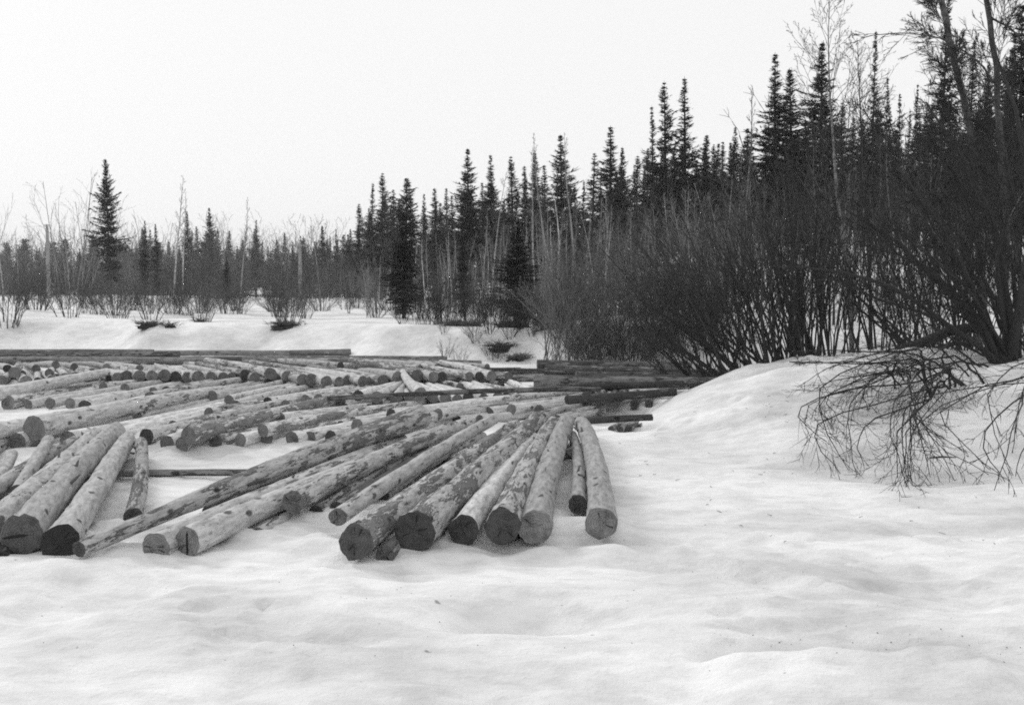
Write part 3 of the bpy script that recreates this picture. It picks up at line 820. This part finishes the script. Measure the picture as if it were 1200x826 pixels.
# ------------------------------------------------------------------ trees that stand out
spruce_at(130, 185, 60, 5, 'tall lone spruce standing clear of the wood on the far bank', tone=0.04, sx=0.78)
spruce_at(170, 258, 72, 4, 'shorter spruce close beside the tall lone one', tone=0.055)
spruce_at(185, 262, 80, 0, 'small spruce second from the tall lone one', tone=0.06)
spruce_at(223, 247, 100, 0, 'left one of the two pointed spruces behind the white twin birches', tone=0.065)
spruce_at(246, 243, 96, 2, 'broader one of the two pointed spruces behind the white twin birches', tone=0.06)
spruce_at(265, 300, 70, 2, 'low dark young spruce below the two pointed spruces', tone=0.04)
spruce_at(300, 257, 110, 4, 'single narrow spruce rising just above the parked car', tone=0.07)
mid = [(378, 264, 110, 0), (395, 268, 105, 6), (420, 238, 90, 1), (433, 214, 82, 0), (447, 202, 80, 1), (461, 222, 78, 3), (476, 208, 55, 5), (497, 250, 80, 0), (513, 220, 74, 4), (530, 228, 70, 6),
       (549, 174, 58, 2), (577, 180, 60, 4), (604, 182, 66, 1), (617, 194, 70, 3), (630, 178, 72, 0), (642, 192, 66, 6), (660, 156, 58, 2), (692, 178, 62, 3), (715, 147, 56, 4), (728, 172, 60, 0),
       (745, 182, 58, 1), (767, 124, 50, 3), (781, 96, 47, 1), (803, 88, 46, 1), (818, 158, 52, 0), (832, 168, 55, 2), (845, 166, 50, 0), (857, 148, 46, 4), (875, 150, 44, 2), (907, 62, 40, 4), (930, 80, 40, 0),
       (961, 50, 36, 2), (984, 120, 44, 1), (1018, 33, 34, 1), (1035, 90, 38, 6), (1050, 108, 44, 3), (1066, 98, 40, 0), (1095, -30, 30, 8), (1128, 48, 33, 1), (1150, 70, 40, 0), (1172, 40, 31, 2), (1192, 5, 28, 5), (1235, 0, 28, 2)]
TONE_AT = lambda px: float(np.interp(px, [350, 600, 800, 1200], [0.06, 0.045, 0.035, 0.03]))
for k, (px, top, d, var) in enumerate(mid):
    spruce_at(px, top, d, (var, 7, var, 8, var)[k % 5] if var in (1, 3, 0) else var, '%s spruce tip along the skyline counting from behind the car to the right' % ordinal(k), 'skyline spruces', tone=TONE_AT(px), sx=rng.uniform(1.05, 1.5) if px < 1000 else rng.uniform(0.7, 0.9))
spruce_at(604, 258, 33, 2, 'dark dense young spruce hanging over the bank in the middle', tone=0.02, sx=1.7)
spruce_at(473, 250, 36, 2, 'dark broad spruce crown above the leaning alders on the bank', tone=0.022, sx=1.5)
spruce_at(545, 280, 35, 4, 'small dark spruce half hidden by bare branches in the middle', tone=0.035)

bl = [(4, 214, 62, 1, 'pale birch at the far left edge of the far bank', .45), (22, 268, 70, 4, 'thin leaning birch next to the one at the left edge', .4), (82, 258, 66, 4, 'slender birch between the utility pole and the lone spruce', .42),
      (204, 200, 58, 1, 'taller of the two white twin birches on the far bank', .55), (214, 222, 58, 4, 'shorter of the two white twin birches on the far bank', .55), (281, 228, 62, 1, 'faint birch just left of the parked car', .38),
      (376, 262, 50, 0, 'wide-crowned birch to the right of the crossarm pole', .42), (334, 285, 60, 3, 'forked alder below the crossarm pole', .3), (408, 300, 42, 2, 'crooked alder leaning from the snow bank crest', .2), (442, 296, 42, 3, 'dark-stemmed alder beside the crooked one', .15),
      (575, 196, 40, 0, 'pale birch standing before the dark young spruce', .45), (540, 262, 38, 2, 'birch with a bent pale limb in the middle of the far bank', .4), (627, 166, 46, 4, 'thin tall birch on the skyline before the dense spruces', .4), (645, 150, 44, 1, 'tallest bare birch in the middle skyline', .4),
      (678, 148, 42, 1, 'bare round-topped birch on the skyline beside the tallest one', .4), (667, 250, 26.2, 3, 'light grey alder clump with fanning stems', .4), (705, 236, 26.6, 2, 'second light grey alder clump with curved limbs', .5), (868, 98, 32, 4, 'bare birch top poking out above the low spruces', .25)]
for px, top, d, var, lab, tr in bl:
    birch_at(px, top, d, var, lab, 'bare birches and alders', trunk=tr, tone=0.14)

# ------------------------------------------------------------------ the wood behind
def scatter_spruces(n, pxr, dr, topf, label, group, tone, src=None, var=None, name='spruce_tree'):
    for k in range(n):
        px = pxr[0] + (pxr[1] - pxr[0]) * (k + rng.random()) / n
        d = rng.uniform(*dr); top = topf(px) + abs(rng.gauss(0, 13)) - 4
        spruce_at(px, top, d, rng.randrange(len(src or SPR)) if var is None else var, '%s, %s from the left' % (label, ordinal(k)), group, tone(px) * rng.uniform(0.85, 1.2), src=src, sx=rng.uniform(1.0, 1.35), name=name)
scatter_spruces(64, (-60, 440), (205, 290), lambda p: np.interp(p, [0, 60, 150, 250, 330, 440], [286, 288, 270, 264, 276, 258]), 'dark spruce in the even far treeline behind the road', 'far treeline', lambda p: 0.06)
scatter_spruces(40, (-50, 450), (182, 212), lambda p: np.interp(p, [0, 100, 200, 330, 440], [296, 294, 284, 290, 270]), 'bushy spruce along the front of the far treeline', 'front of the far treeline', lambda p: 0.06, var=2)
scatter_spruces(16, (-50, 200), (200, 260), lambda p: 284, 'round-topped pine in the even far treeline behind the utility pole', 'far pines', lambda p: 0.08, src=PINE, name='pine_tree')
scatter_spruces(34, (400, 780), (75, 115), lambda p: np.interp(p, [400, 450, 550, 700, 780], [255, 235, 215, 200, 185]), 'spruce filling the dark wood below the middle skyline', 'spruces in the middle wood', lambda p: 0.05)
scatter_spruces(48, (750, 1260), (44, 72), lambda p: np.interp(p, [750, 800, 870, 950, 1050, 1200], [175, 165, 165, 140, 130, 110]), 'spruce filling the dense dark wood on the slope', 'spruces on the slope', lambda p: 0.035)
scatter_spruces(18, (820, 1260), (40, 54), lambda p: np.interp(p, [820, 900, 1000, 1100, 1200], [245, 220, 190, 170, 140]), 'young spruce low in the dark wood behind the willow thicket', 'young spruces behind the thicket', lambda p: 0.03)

# ------------------------------------------------------------------ brush
def scatter_shrubs(n, pxr, dr, scale, label, group, tone, vars_=(0, 1, 2, 5), name='willow_bush'):
    for k in range(n):
        px = pxr[0] + (pxr[1] - pxr[0]) * (k + rng.random()) / n
        if abs(px - 301) < 19 and dr[0] < 160: px = 301 + math.copysign(rng.uniform(19, 25), px - 301)      # a gap in the brush shows the car
        shrub_at(px, rng.uniform(*dr), rng.choice(vars_), scale * rng.uniform(0.7, 1.2), '%s, %s from the left' % (label, ordinal(k)), group, tone * rng.choice((0.6, 0.8, 1.0, 1.3, 1.9)), name=name)
def scatter_birches(n, pxr, dr, topf, label, group, trunk, tone, vars_=(1, 2, 3, 4)):
    for k in range(n):
        px = pxr[0] + (pxr[1] - pxr[0]) * (k + rng.random()) / n
        if abs(px - 301) < 10 and dr[0] < 160: px = 301 + math.copysign(rng.uniform(10, 16), px - 301)
        birch_at(px, topf(px) + rng.gauss(0, 10), rng.uniform(*dr), rng.choice(vars_), '%s, %s from the left' % (label, ordinal(k)), group, trunk * rng.uniform(0.5, 1.5), tone * rng.uniform(0.6, 1.6), sx=rng.uniform(0.9, 1.3))

scatter_shrubs(44, (-40, 440), (80, 130), 2.1, 'grey leafless brush along the road on the far bank', 'roadside brush', 0.11, (0, 2, 5))
scatter_birches(34, (-30, 450), (85, 150), lambda p: 302, 'grey sapling in the roadside thicket on the far bank', 'roadside saplings', 0.30, 0.12)
scatter_birches(26, (380, 780), (40, 62), lambda p: np.interp(p, [380, 500, 600, 700, 780], [305, 285, 255, 235, 240]), 'bare grey sapling at the edge of the middle wood', 'saplings in the middle', 0.45, 0.20)
scatter_birches(26, (700, 1000), (30, 42), lambda p: np.interp(p, [700, 800, 900, 1000], [250, 225, 215, 205]), 'bare sapling in the tangled thicket on the slope', 'saplings on the slope', 0.42, 0.18)
scatter_birches(16, (960, 1240), (22, 34), lambda p: 170, 'dark bare sapling among the tall trees on the slope', 'dark saplings', 0.20, 0.09)
scatter_shrubs(15, (440, 700), (34, 52), 0.95, 'bare bush under the trees of the middle wood', 'middle brush', 0.10)
scatter_shrubs(18, (640, 860), (25.5, 34), 0.8, 'dense bare bush on the bank at the bend of the river', 'bushes at the bend', 0.15, (0, 2, 3, 5))
scatter_shrubs(17, (830, 1230), (22, 32), 1.05, 'dark leafless bush in the thicket above the snow bank', 'bushes above the snow bank', 0.08, (6, 6, 6, 5))

scatter_birches(16, (410, 730), (34, 43), lambda p: np.interp(p, [410, 500, 600, 730], [300, 275, 245, 225]), 'pale slender tree standing in front of the dark middle wood', 'pale trees in front of the middle wood', 0.6, 0.20)
scatter_shrubs(20, (470, 690), (26.5, 31), 0.45, 'low dark scrub on the eroded bank in the middle', 'scrub on the eroded bank', 0.035, (0, 1, 2, 4))
scatter_shrubs(26, (0, 440), (36, 52), 0.62, 'low bare scrub on the crest of the far bank', 'scrub on the far crest', 0.09, (0, 1, 2))
scatter_shrubs(22, (655, 850), (23.3, 25.4), 0.6, 'dark bush at the water line of the bend', 'dark bushes at the water line', 0.085, (0, 2, 3), name='willow_bush')
scatter_shrubs(11, (505, 665), (25.2, 27.2), 0.34, 'small dark scrub at the foot of the eroded bank', 'scrub at the foot of the bank', 0.045, (0, 2, 4))
bk = [(8, 31.5, 1, 1.0, 'bush on the bank crest at the left edge'), (83, 33.5, 4, 1.25, 'upright bush alone on the snow below the lone spruce'), (137, 34.5, 4, 1.0, 'small bush at the foot of the lone spruce'),
      (176, 33.5, 1, 0.75, 'bush above the larger dark hollow in the far bank'), (236, 32.5, 1, 0.7, 'bush above the two small dark spots in the far bank'), (336, 31.5, 1, 0.95, 'bush growing out of the dark ledge in the far bank'),
      (40, 36, 4, 1.1, 'low bush left of the upright one'), (115, 40, 0, 0.6, 'spread bush behind the foot of the lone spruce'), (205, 39, 1, 0.8, 'bush at the feet of the twin birches'), (265, 41, 4, 1.2, 'bush between the twin birches and the car'),
      (332, 40, 1, 0.5, 'bush on the snow just right of the parked car'), (520, 30, 1, 0.7, 'bush leaning over the overhanging tuft'), (560, 31, 0, 0.6, 'bush above the hollow in the middle of the far bank'), (655, 26.6, 3, 0.6, 'bush bending out over the ice at the bend')]
for px, d, var, sc, lab in bk:
    shrub_at(px, d, var, sc, lab, 'bushes on the far bank', 0.09)

# willows on the near snow bank: stems fanning up and to the left
ww = [(845, 18.3, 3, 0.95, 0.2, 'willow bush at the river end of the snow bank with branches sweeping over the logs'), (880, 17.8, 3, 1.15, 0.0, 'willow bush with long arching stems behind the snow hump'),
      (905, 18.2, 3, 1.25, 0.25, 'tallest arching willow bush behind the snow hump'), (925, 17.6, 3, 1.15, -0.3, 'willow bush in the middle of the snow bank crest'), (945, 17.9, 5, 0.95, 0.4, 'upright willow bush left of the slim birch pair'), (975, 18.4, 5, 0.9, 1.4, 'willow bush at the foot of the slim birch pair'),
      (1035, 18.0, 5, 0.95, 2.4, 'willow bush right of the slim birch pair'), (1075, 17.5, 2, 0.9, 0.7, 'spreading willow bush above the fallen trunk'), (1225, 14.8, 2, 1.0, 0.9, 'dark willow bush at the right edge'), (1130, 18.0, 5, 1.1, 3.0, 'willow bush behind the fallen trunk'),
      (812, 19.8, 3, 0.75, 0.4, 'low willow bush between the logs and the snow hump'), (1100, 19, 3, 1.3, 0.1, 'tall willow leaning left behind the fallen trunk')]
for px, d, var, sc, rz, lab in ww:
    shrub_at(px, d, var, sc, lab, 'willows on the near bank', 0.05, rz=rz)
birch_at(1000, -18, 18.6, 5, 'slim pale birch rising above everything from the snow bank', trunk=0.30, tone=0.06, rz=0.4)
birch_at(1022, 25, 18.8, 6, 'darker slim birch close beside the pale one on the snow bank', trunk=0.12, tone=0.05, rz=2.0)

def guided(name, label, chains, tone, twig, seed, cat='tree', nb=9, levels=2, lk=0.30, grav=-0.02, tw=0.0045, group=None, sides=8, mat=M_TRUNK):
    """a plant whose main limbs follow given 3-D points: chains of (points, radius at base, radius at tip)"""
    r_ = random.Random(seed); S, T = Tubes(), Tubes()
    base = chains[0][0][0].copy(); o = empty(name, base)
    for pts, r0, r1 in chains:
        fine = []
        for k in range(len(pts) - 1):
            p0 = pts[max(k - 1, 0)]; p1, p2 = pts[k], pts[k + 1]; p3 = pts[min(k + 2, len(pts) - 1)]
            for q in range(4):
                t = q / 4
                v = 0.5 * ((2 * p1) + (p2 - p0) * t + (2 * p0 - 5 * p1 + 4 * p2 - p3) * t * t + (3 * p1 - p0 - 3 * p2 + p3) * t ** 3)
                fine.append(v - base + Vector((r_.gauss(0, 1), r_.gauss(0, 1), r_.gauss(0, 1))) * 0.012)
        fine.append(pts[-1] - base)
        n = len(fine); L = sum((fine[i + 1] - fine[i]).length for i in range(n - 1))
        S.add(fine, [r0 + (r1 - r0) * (i / (n - 1)) for i in range(n)], sides)
        twigs_on(T, r_, fine, r0 * 0.4, min(L, 4.0), max(4, int(nb * L / 4.0)) if mat is M_BIRCH else nb, 0.22, 0.6, lk, levels, grav, tw)
    link('trunk' if cat == 'tree' else 'stems', S.mesh('stems'), mat, o)['tone'] = tone
    link('branches' if cat == 'tree' else 'twigs', T.mesh('twigs'), M_TWIG, o)['tone'] = twig
    tag(o, label, cat, group)
    return o

def gpt(px, py, d, dz=0.0):
    p = at(px, py, d); return p
def foot(px, d):
    p = at(px, HORIZON, d); return Vector((p.x, p.y, h1(p.x, p.y) - 0.1))

b0 = foot(1185, 14.2)
wil = [([b0, at(1155, 392, 14.3), at(1105, 335, 14.6), at(1050, 285, 15), at(985, 240, 15.4)], 0.10, 0.008),
    ([b0, at(1180, 360, 14.4), at(1165, 270, 14.8), at(1130, 190, 15.2), at(1085, 120, 15.6)], 0.09, 0.008),
    ([b0, at(1200, 340, 14.0), at(1205, 230, 14.2), at(1190, 130, 14.4), at(1160, 40, 14.6)], 0.08, 0.008),
    ([b0, at(1130, 395, 13.9), at(1060, 345, 13.8), at(985, 318, 13.8), at(905, 312, 13.9)], 0.05, 0.006),
    ([b0, at(1140, 370, 14.8), at(1095, 280, 15.5), at(1060, 190, 16.0)], 0.06, 0.008)]
rw = random.Random(77)
for k in range(15):
    ex, ey = rw.uniform(960, 1230), rw.uniform(110, 330); dd = rw.uniform(13.6, 16.2); mx = 1185 + (ex - 1185) * 0.35
    wil.append(([b0 + Vector((rw.gauss(0, 0.15), rw.gauss(0, 0.15), 0)), at(mx + rw.gauss(0, 10), 440 + (ey - 440) * 0.45, (dd + 14.2) / 2), at(1185 + (ex - 1185) * 0.7 + rw.gauss(0, 12), 440 + (ey - 440) * 0.75, dd), at(ex, ey, dd)], rw.uniform(0.018, 0.045), 0.005))
guided('willow_tree', 'big dark willow leaning up to the left from the right end of the snow bank', wil, 0.035, 0.035, 11, nb=13, levels=2, lk=0.26)
def droop_chains(base_px, base_d, mids, tips, n, seed, r0, spread=14):
    r_ = random.Random(seed); out = []
    for k in range(n):
        b_ = foot(base_px + r_.uniform(-spread, 10), base_d + r_.gauss(0, 0.5))
        tx, ty, td = tips[k % len(tips)]
        tip = on_z(tx + r_.gauss(-6, 22), ty + r_.gauss(0, 4), 0.05); tip.z = h1(tip.x, tip.y) + r_.uniform(0.0, 0.10)
        top = b_.lerp(tip, r_.uniform(0.30, 0.45)); top.z = max(b_.z, tip.z) + r_.uniform(*mids)
        m2 = b_.lerp(tip, r_.uniform(0.70, 0.9)); m2.z = tip.z + (top.z - tip.z) * r_.uniform(0.45, 0.75)
        m2.x += r_.gauss(-0.28, 0.22)
        out.append(([b_, b_.lerp(top, 0.5) + Vector((0, 0, 0.12)), top, m2, tip], r0 * r_.uniform(0.6, 1.2), 0.003))
    return out
guided('drooping_willow', 'low willow boughs drooping from the right onto the snow',
       droop_chains(1165, 13.2, (0.0, 0.55), [(985, 530, 0), (1005, 545, 0), (1045, 560, 0), (1075, 562, 0), (1020, 552, 0), (990, 515, 0), (965, 480, 0), (1060, 566, 0), (1030, 500, 0), (1000, 470, 0), (950, 500, 0), (1090, 560, 0)], 26, 21, 0.016, 120),
       0.03, 0.03, 12, cat='bush', nb=12, levels=1, lk=0.26, grav=-0.06, tw=0.0028, sides=5, mat=M_TWIG)
guided('drooping_willow', 'hanging willow shoots bent down to the snow at the right edge',
       droop_chains(1235, 12.6, (0.1, 0.5), [(1180, 560, 0), (1195, 563, 0), (1165, 540, 0), (1205, 560, 0)], 8, 22, 0.014),
       0.03, 0.03, 13, cat='bush', nb=8, levels=1, lk=0.2, grav=-0.10, tw=0.0035, sides=5, mat=M_TWIG)
guided('birch_tree', 'thick pale birch bending to the left up out of the picture above the willow', [
    ([foot(1150, 17.5), at(1150, 330, 17.5), at(1148, 240, 17.5), at(1140, 165, 17.6), at(1122, 90, 17.8), at(1104, 0, 18), at(1092, -90, 18.2)], 0.07, 0.045)], 0.13, 0.05, 14, nb=22, lk=0.32, tw=0.0042, mat=M_BIRCH)
guided('birch_tree', 'straight grey birch near the right edge with branches arching over the sky', [
    ([foot(1182, 16), at(1180, 300, 16), at(1174, 200, 16), at(1168, 100, 16.1), at(1158, 0, 16.2), at(1150, -90, 16.2)], 0.055, 0.035),
    ([at(1168, 100, 16.1), at(1130, 60, 16), at(1070, 40, 15.8), at(1010, 45, 15.6)], 0.018, 0.004),
    ([at(1160, 20, 16.2), at(1190, 40, 16), at(1230, 90, 15.8)], 0.018, 0.004)], 0.10, 0.05, 15, nb=20, lk=0.34, tw=0.0042, mat=M_BIRCH)

ft = empty('fallen_tree', foot(1062, 15.2))
def fallen():
    T = Tubes(); b = Vector(ft.location)
    T.add([foot(1052, 15.2) - b + Vector((0, 0, 0.08)), at(1085, 400, 15.2) - b, at(1112, 388, 15.1) - b, at(1138, 384, 15.0) - b, at(1165, 392, 14.8) - b], [0.06, 0.075, 0.075, 0.07, 0.06], 12)
    link('stem', T.mesh('stem'), M_TRUNK, ft)['tone'] = 0.05
    T = Tubes(); T.add([at(1085, 412, 15.0) - b, at(1120, 402, 14.9) - b, at(1150, 404, 14.7) - b], [0.03, 0.035, 0.03], 8)
    link('limb', T.mesh('limb'), M_TRUNK, ft)['tone'] = 0.05
fallen()
tag(ft, 'dark fallen trunk propped on the snow bank below the willow', 'fallen tree')

# ------------------------------------------------------------------ earth hollows and tufts in the far bank
def tuft(px, py, d, wpx, label, seed, blades=160):
    r_ = random.Random(seed)
    p = at(px, py, d); z = h1(p.x, p.y)
    o = empty('earth_tuft', (p.x, p.y, z)); tag(o, label, 'tuft', 'dark tufts in the far bank')
    w = wpx * d / FPX / 2
    V, F = [], []
    nu, nv = 16, 7
    for i in range(nv + 1):
        for j in range(nu):
            t = math.pi * i / nv / 2; a = 2 * math.pi * j / nu
            n_ = 1 + 0.8 * noise.noise(Vector((math.cos(a) * 2.6 + seed * 3.7, math.sin(a) * 2.6, t * 3)))
            V.append((w * math.cos(a) * math.cos(t) * n_, 0.5 * w * math.sin(a) * math.cos(t) * n_, -0.10 + (0.08 + 0.22 * w) * math.sin(t) * n_))
    for i in range(nv):
        for j in range(nu): F.append((i * nu + j, i * nu + (j + 1) % nu, (i + 1) * nu + (j + 1) % nu, (i + 1) * nu + j))
    link('earth', mesh_np('earth', V, F), M_EARTH, o)
    T = Tubes()
    for k in range(blades):
        a = r_.uniform(0, 6.28); q = Vector((r_.gauss(0, 0.5) * w, r_.gauss(0, 0.25) * w, 0.10 * w))
        T.add(bend_line(r_, q, Vector((math.cos(a) * 0.8, math.sin(a) * 0.8 - 0.3, 0.7)), r_.uniform(0.12, 0.34), 4, 0.12, -0.22), [0.006, 0.006, 0.005, 0.002], 3)
    link('grass_blades', T.mesh('grass_blades'), M_DRYGRASS, o)['kind'] = 'stuff'
tuft(176, 413, 30.0, 30, 'larger dark hollow with dry tufts low in the far bank', 1)
tuft(200, 414, 29.8, 16, 'small dark clod just right of the larger hollow', 2, 60)
tuft(235, 397, 31.5, 14, 'small dark spot below a bush in the far bank', 3, 60)
tuft(337, 405, 29.5, 34, 'long dark ledge with overhanging grass in the far bank', 4)
tuft(540, 406, 28.0, 52, 'overhanging dark tuft left of the hollow in the bank', 5, 220)
tuft(588, 414, 26.2, 36, 'dark tuft at the foot of the bank by the log ends', 6, 200)
tuft(609, 420, 25.6, 30, 'dark earth pocket beside the tuft at the foot of the bank', 7)
tuft(600, 398, 27.5, 46, 'dark brushy patch above the earth pocket', 8, 200)
tuft(648, 404, 26.5, 40, 'dark patch under the bush bending out over the ice', 9, 200)

# ------------------------------------------------------------------ utility poles and car
def box(V, F, c, s):
    n = len(V)
    for dx in (-1, 1):
        for dy in (-1, 1):
            for dz in (-1, 1): V.append((c[0] + dx * s[0] / 2, c[1] + dy * s[1] / 2, c[2] + dz * s[2] / 2))
    F += [tuple(n + k for k in f) for f in ((0, 1, 3, 2), (4, 6, 7, 5), (0, 4, 5, 1), (2, 3, 7, 6), (0, 2, 6, 4), (1, 5, 7, 3))]

def utility_pole(px, top, d, label, arm):
    p = at(px, HORIZON, d); z = h1(p.x, p.y); H = at(px, top, d).z - z
    o = empty('utility_pole', (p.x, p.y, z)); tag(o, label, 'pole', 'utility poles')
    T = Tubes(); T.add([Vector((0, 0, -0.4)), Vector((0, 0, H * 0.5)), Vector((0, 0, H))], [0.15, 0.13, 0.10], 10)
    link('post', T.mesh('post'), M_WOODPOLE, o)
    if arm:
        V, F = [], []; box(V, F, (0, -0.13, H - 0.35), (1.5, 0.1, 0.12))
        link('crossarm', mesh_np('crossarm', V, F, False), M_WOODPOLE, o)
    for x in ((-0.6, 0.0, 0.6) if arm else (-0.14, 0.14)):
        T = Tubes(); zz = H - 0.29 if arm else H - 0.25
        T.add([Vector((x, -0.13, zz)), Vector((x, -0.13, zz + 0.10)), Vector((x, -0.13, zz + 0.14)), Vector((x, -0.13, zz + 0.24))], [0.03, 0.03, 0.07, 0.05], 8)
        link('insulator', T.mesh('insulator'), M_CERAMIC, o)
utility_pole(57, 263, 76, 'bare wooden utility pole near the left edge beyond the far bank', False)
utility_pole(352, 282, 76, 'wooden utility pole with a crossarm right of the parked car', True)

def car():
    p = at(301, HORIZON, 168); z = h1(p.x, p.y) - 0.02
    o = empty('parked_car', (p.x, p.y, z), 0.12); tag(o, 'pale car parked on the road behind the far snow bank, mostly roof showing', 'car')
    prof = [(-1.95, 0.30), (-1.98, 0.62), (-1.92, 0.86), (-1.15, 0.93), (-0.62, 1.38), (0.75, 1.42), (1.30, 0.98), (1.90, 0.92), (1.98, 0.62), (1.95, 0.30)]
    V, F = [], []
    n = len(prof)
    for s, k in ((-0.78, 0.0), (0.78, 0.0)):
        for x, zz in prof: V.append((x, s * (1 if zz < 1 else 0.84), zz))
    for i in range(n): F.append((i, (i + 1) % n, n + (i + 1) % n, n + i))
    F += [tuple(range(n))[::-1], tuple(range(n, 2 * n))]
    me = bpy.data.meshes.new('body'); me.from_pydata(V, [], F); me.update(); link('body', me, M_CARPAINT, o)
    for s in (-1, 1):
        for x0, x1, t0, t1 in ((-1.00, -0.05, -0.58, -0.05), (0.05, 1.05, 0.05, 0.66)):
            y0, y1 = s * 0.775, s * 0.672
            me = bpy.data.meshes.new('window'); me.from_pydata([(x0, y0, 0.98), (x1, y0, 0.98), (t1 * 1.15, y1 * 1.04, 1.22), (t0 * 1.15, y1 * 1.04, 1.22)], [], [(0, 1, 2, 3)]); me.update()
            link('window', me, M_GLASS, o)
        for x in (-1.2, 1.22):
            T = Tubes(); T.add([Vector((x, s * 0.62, 0.29)), Vector((x, s * 0.70, 0.29)), Vector((x, s * 0.795, 0.29)), Vector((x, s * 0.80, 0.29))], [0.05, 0.29, 0.29, 0.02], 14)
            link('wheel', T.mesh('wheel'), M_TYRE, o)
    for x0, z0, x1, z1 in ((-1.13, 0.97, -0.66, 1.36), (1.27, 1.02, 0.80, 1.40)):
        e = -0.03 if x0 < 0 else 0.03
        me = bpy.data.meshes.new('windscreen'); me.from_pydata([(x0 + e, -0.66, z0), (x0 + e, 0.66, z0), (x1 + e, 0.58, z1), (x1 + e, -0.58, z1)], [], [(0, 1, 2, 3)]); me.update()
        link('windscreen', me, M_GLASS, o)
car()

# ------------------------------------------------------------------ small litter
def stick(px, py, L, ang, label):
    p = on_z(px, py, 0.1)
    for _ in range(6): p = on_z(px, py, h1(p.x, p.y))
    o = empty('fallen_twig', p); T = Tubes()
    T.add([Vector((-L / 2 * math.cos(ang), -L / 2 * math.sin(ang), 0.012)), Vector((0, 0, 0.02)), Vector((L / 2 * math.cos(ang), L / 2 * math.sin(ang), 0.014))], [0.008, 0.009, 0.004], 6)
    link('stick', T.mesh('stick'), M_TWIG, o)['tone'] = 0.06
    tag(o, label, 'twig')
stick(1105, 538, 0.22, 0.05, 'short dark twig lying on the snow between the two drooping willows')
stick(557, 648, 0.10, 1.2, 'small dark bark scrap on the snow in front of the fan')

def litter():
    r_ = random.Random(5); T = Tubes()
    for k in range(240):
        px, py = (r_.gauss(985, 70), r_.gauss(500, 20)) if k < 190 else (r_.uniform(720, 1190), r_.uniform(480, 640))
        p = on_z(px, py, 0.2)
        for _ in range(5): p = on_z(px, py, h1(p.x, p.y))
        a = r_.uniform(0, 6.28); L = r_.uniform(0.01, 0.05)
        T.add([p + Vector((0, 0, 0.004)), p + Vector((math.cos(a) * L, math.sin(a) * L, 0.012))], [0.003, 0.0015], 3)
    o = link('twig_litter', T.mesh('twig_litter'), M_TWIG); o['tone'] = 0.05
    tag(o, 'fine twig litter scattered on the snow bank below the willows', None, kind='stuff')
litter()

def crumbs():
    r_ = random.Random(8); T = Tubes()
    for k in range(330):
        if k < 120:
            x = r_.uniform(0.85, 2.2); y = 4.68 + 0.18 * (x - 1.5) + 0.10 * math.sin(x * 2.6) + 0.07 + abs(r_.gauss(0, 0.12))
        elif k < 150: x, y = r_.gauss(2.25, 0.15), r_.gauss(4.8, 0.10)
        else: x, y = r_.uniform(-3.5, 3.5), r_.uniform(4.4, 8.5)
        z = h1(x, y); q = r_.uniform(0.0012, 0.004); a = r_.uniform(0, 6.28)
        T.add([Vector((x, y, z)), Vector((x + math.cos(a) * q, y + math.sin(a) * q, z + q * 0.5)), Vector((x + math.cos(a) * q * 2, y + math.sin(a) * q * 2, z))], [q * 0.4, q * 0.6, q * 0.3], 4)
    o = link('bark_crumbs', T.mesh('bark_crumbs'), M_TWIG); o['tone'] = 0.06
    tag(o, 'fine bark and dirt crumbs on the snow crust in the foreground', None, kind='stuff')
crumbs()

# ------------------------------------------------------------------ air
def haze():
    V, F = [], []
    box(V, F, (0, 600, 18.0), (1700, 1500, 46.0))
    m = bpy.data.materials.new('thin_haze'); m.use_nodes = True
    nt = m.node_tree; nt.nodes.clear()
    out = nt.nodes.new('ShaderNodeOutputMaterial'); pv = nt.nodes.new('ShaderNodeVolumePrincipled')
    pv.inputs['Color'].default_value = (0.99, 0.99, 0.99, 1); pv.inputs['Density'].default_value = 0.0005
    nt.links.new(pv.outputs[0], out.inputs['Volume'])
    o = link('haze', mesh_np('haze', V, F, False), m)
    tag(o, 'thin pale haze between the near bank and the far treeline', None, kind='stuff')
haze()
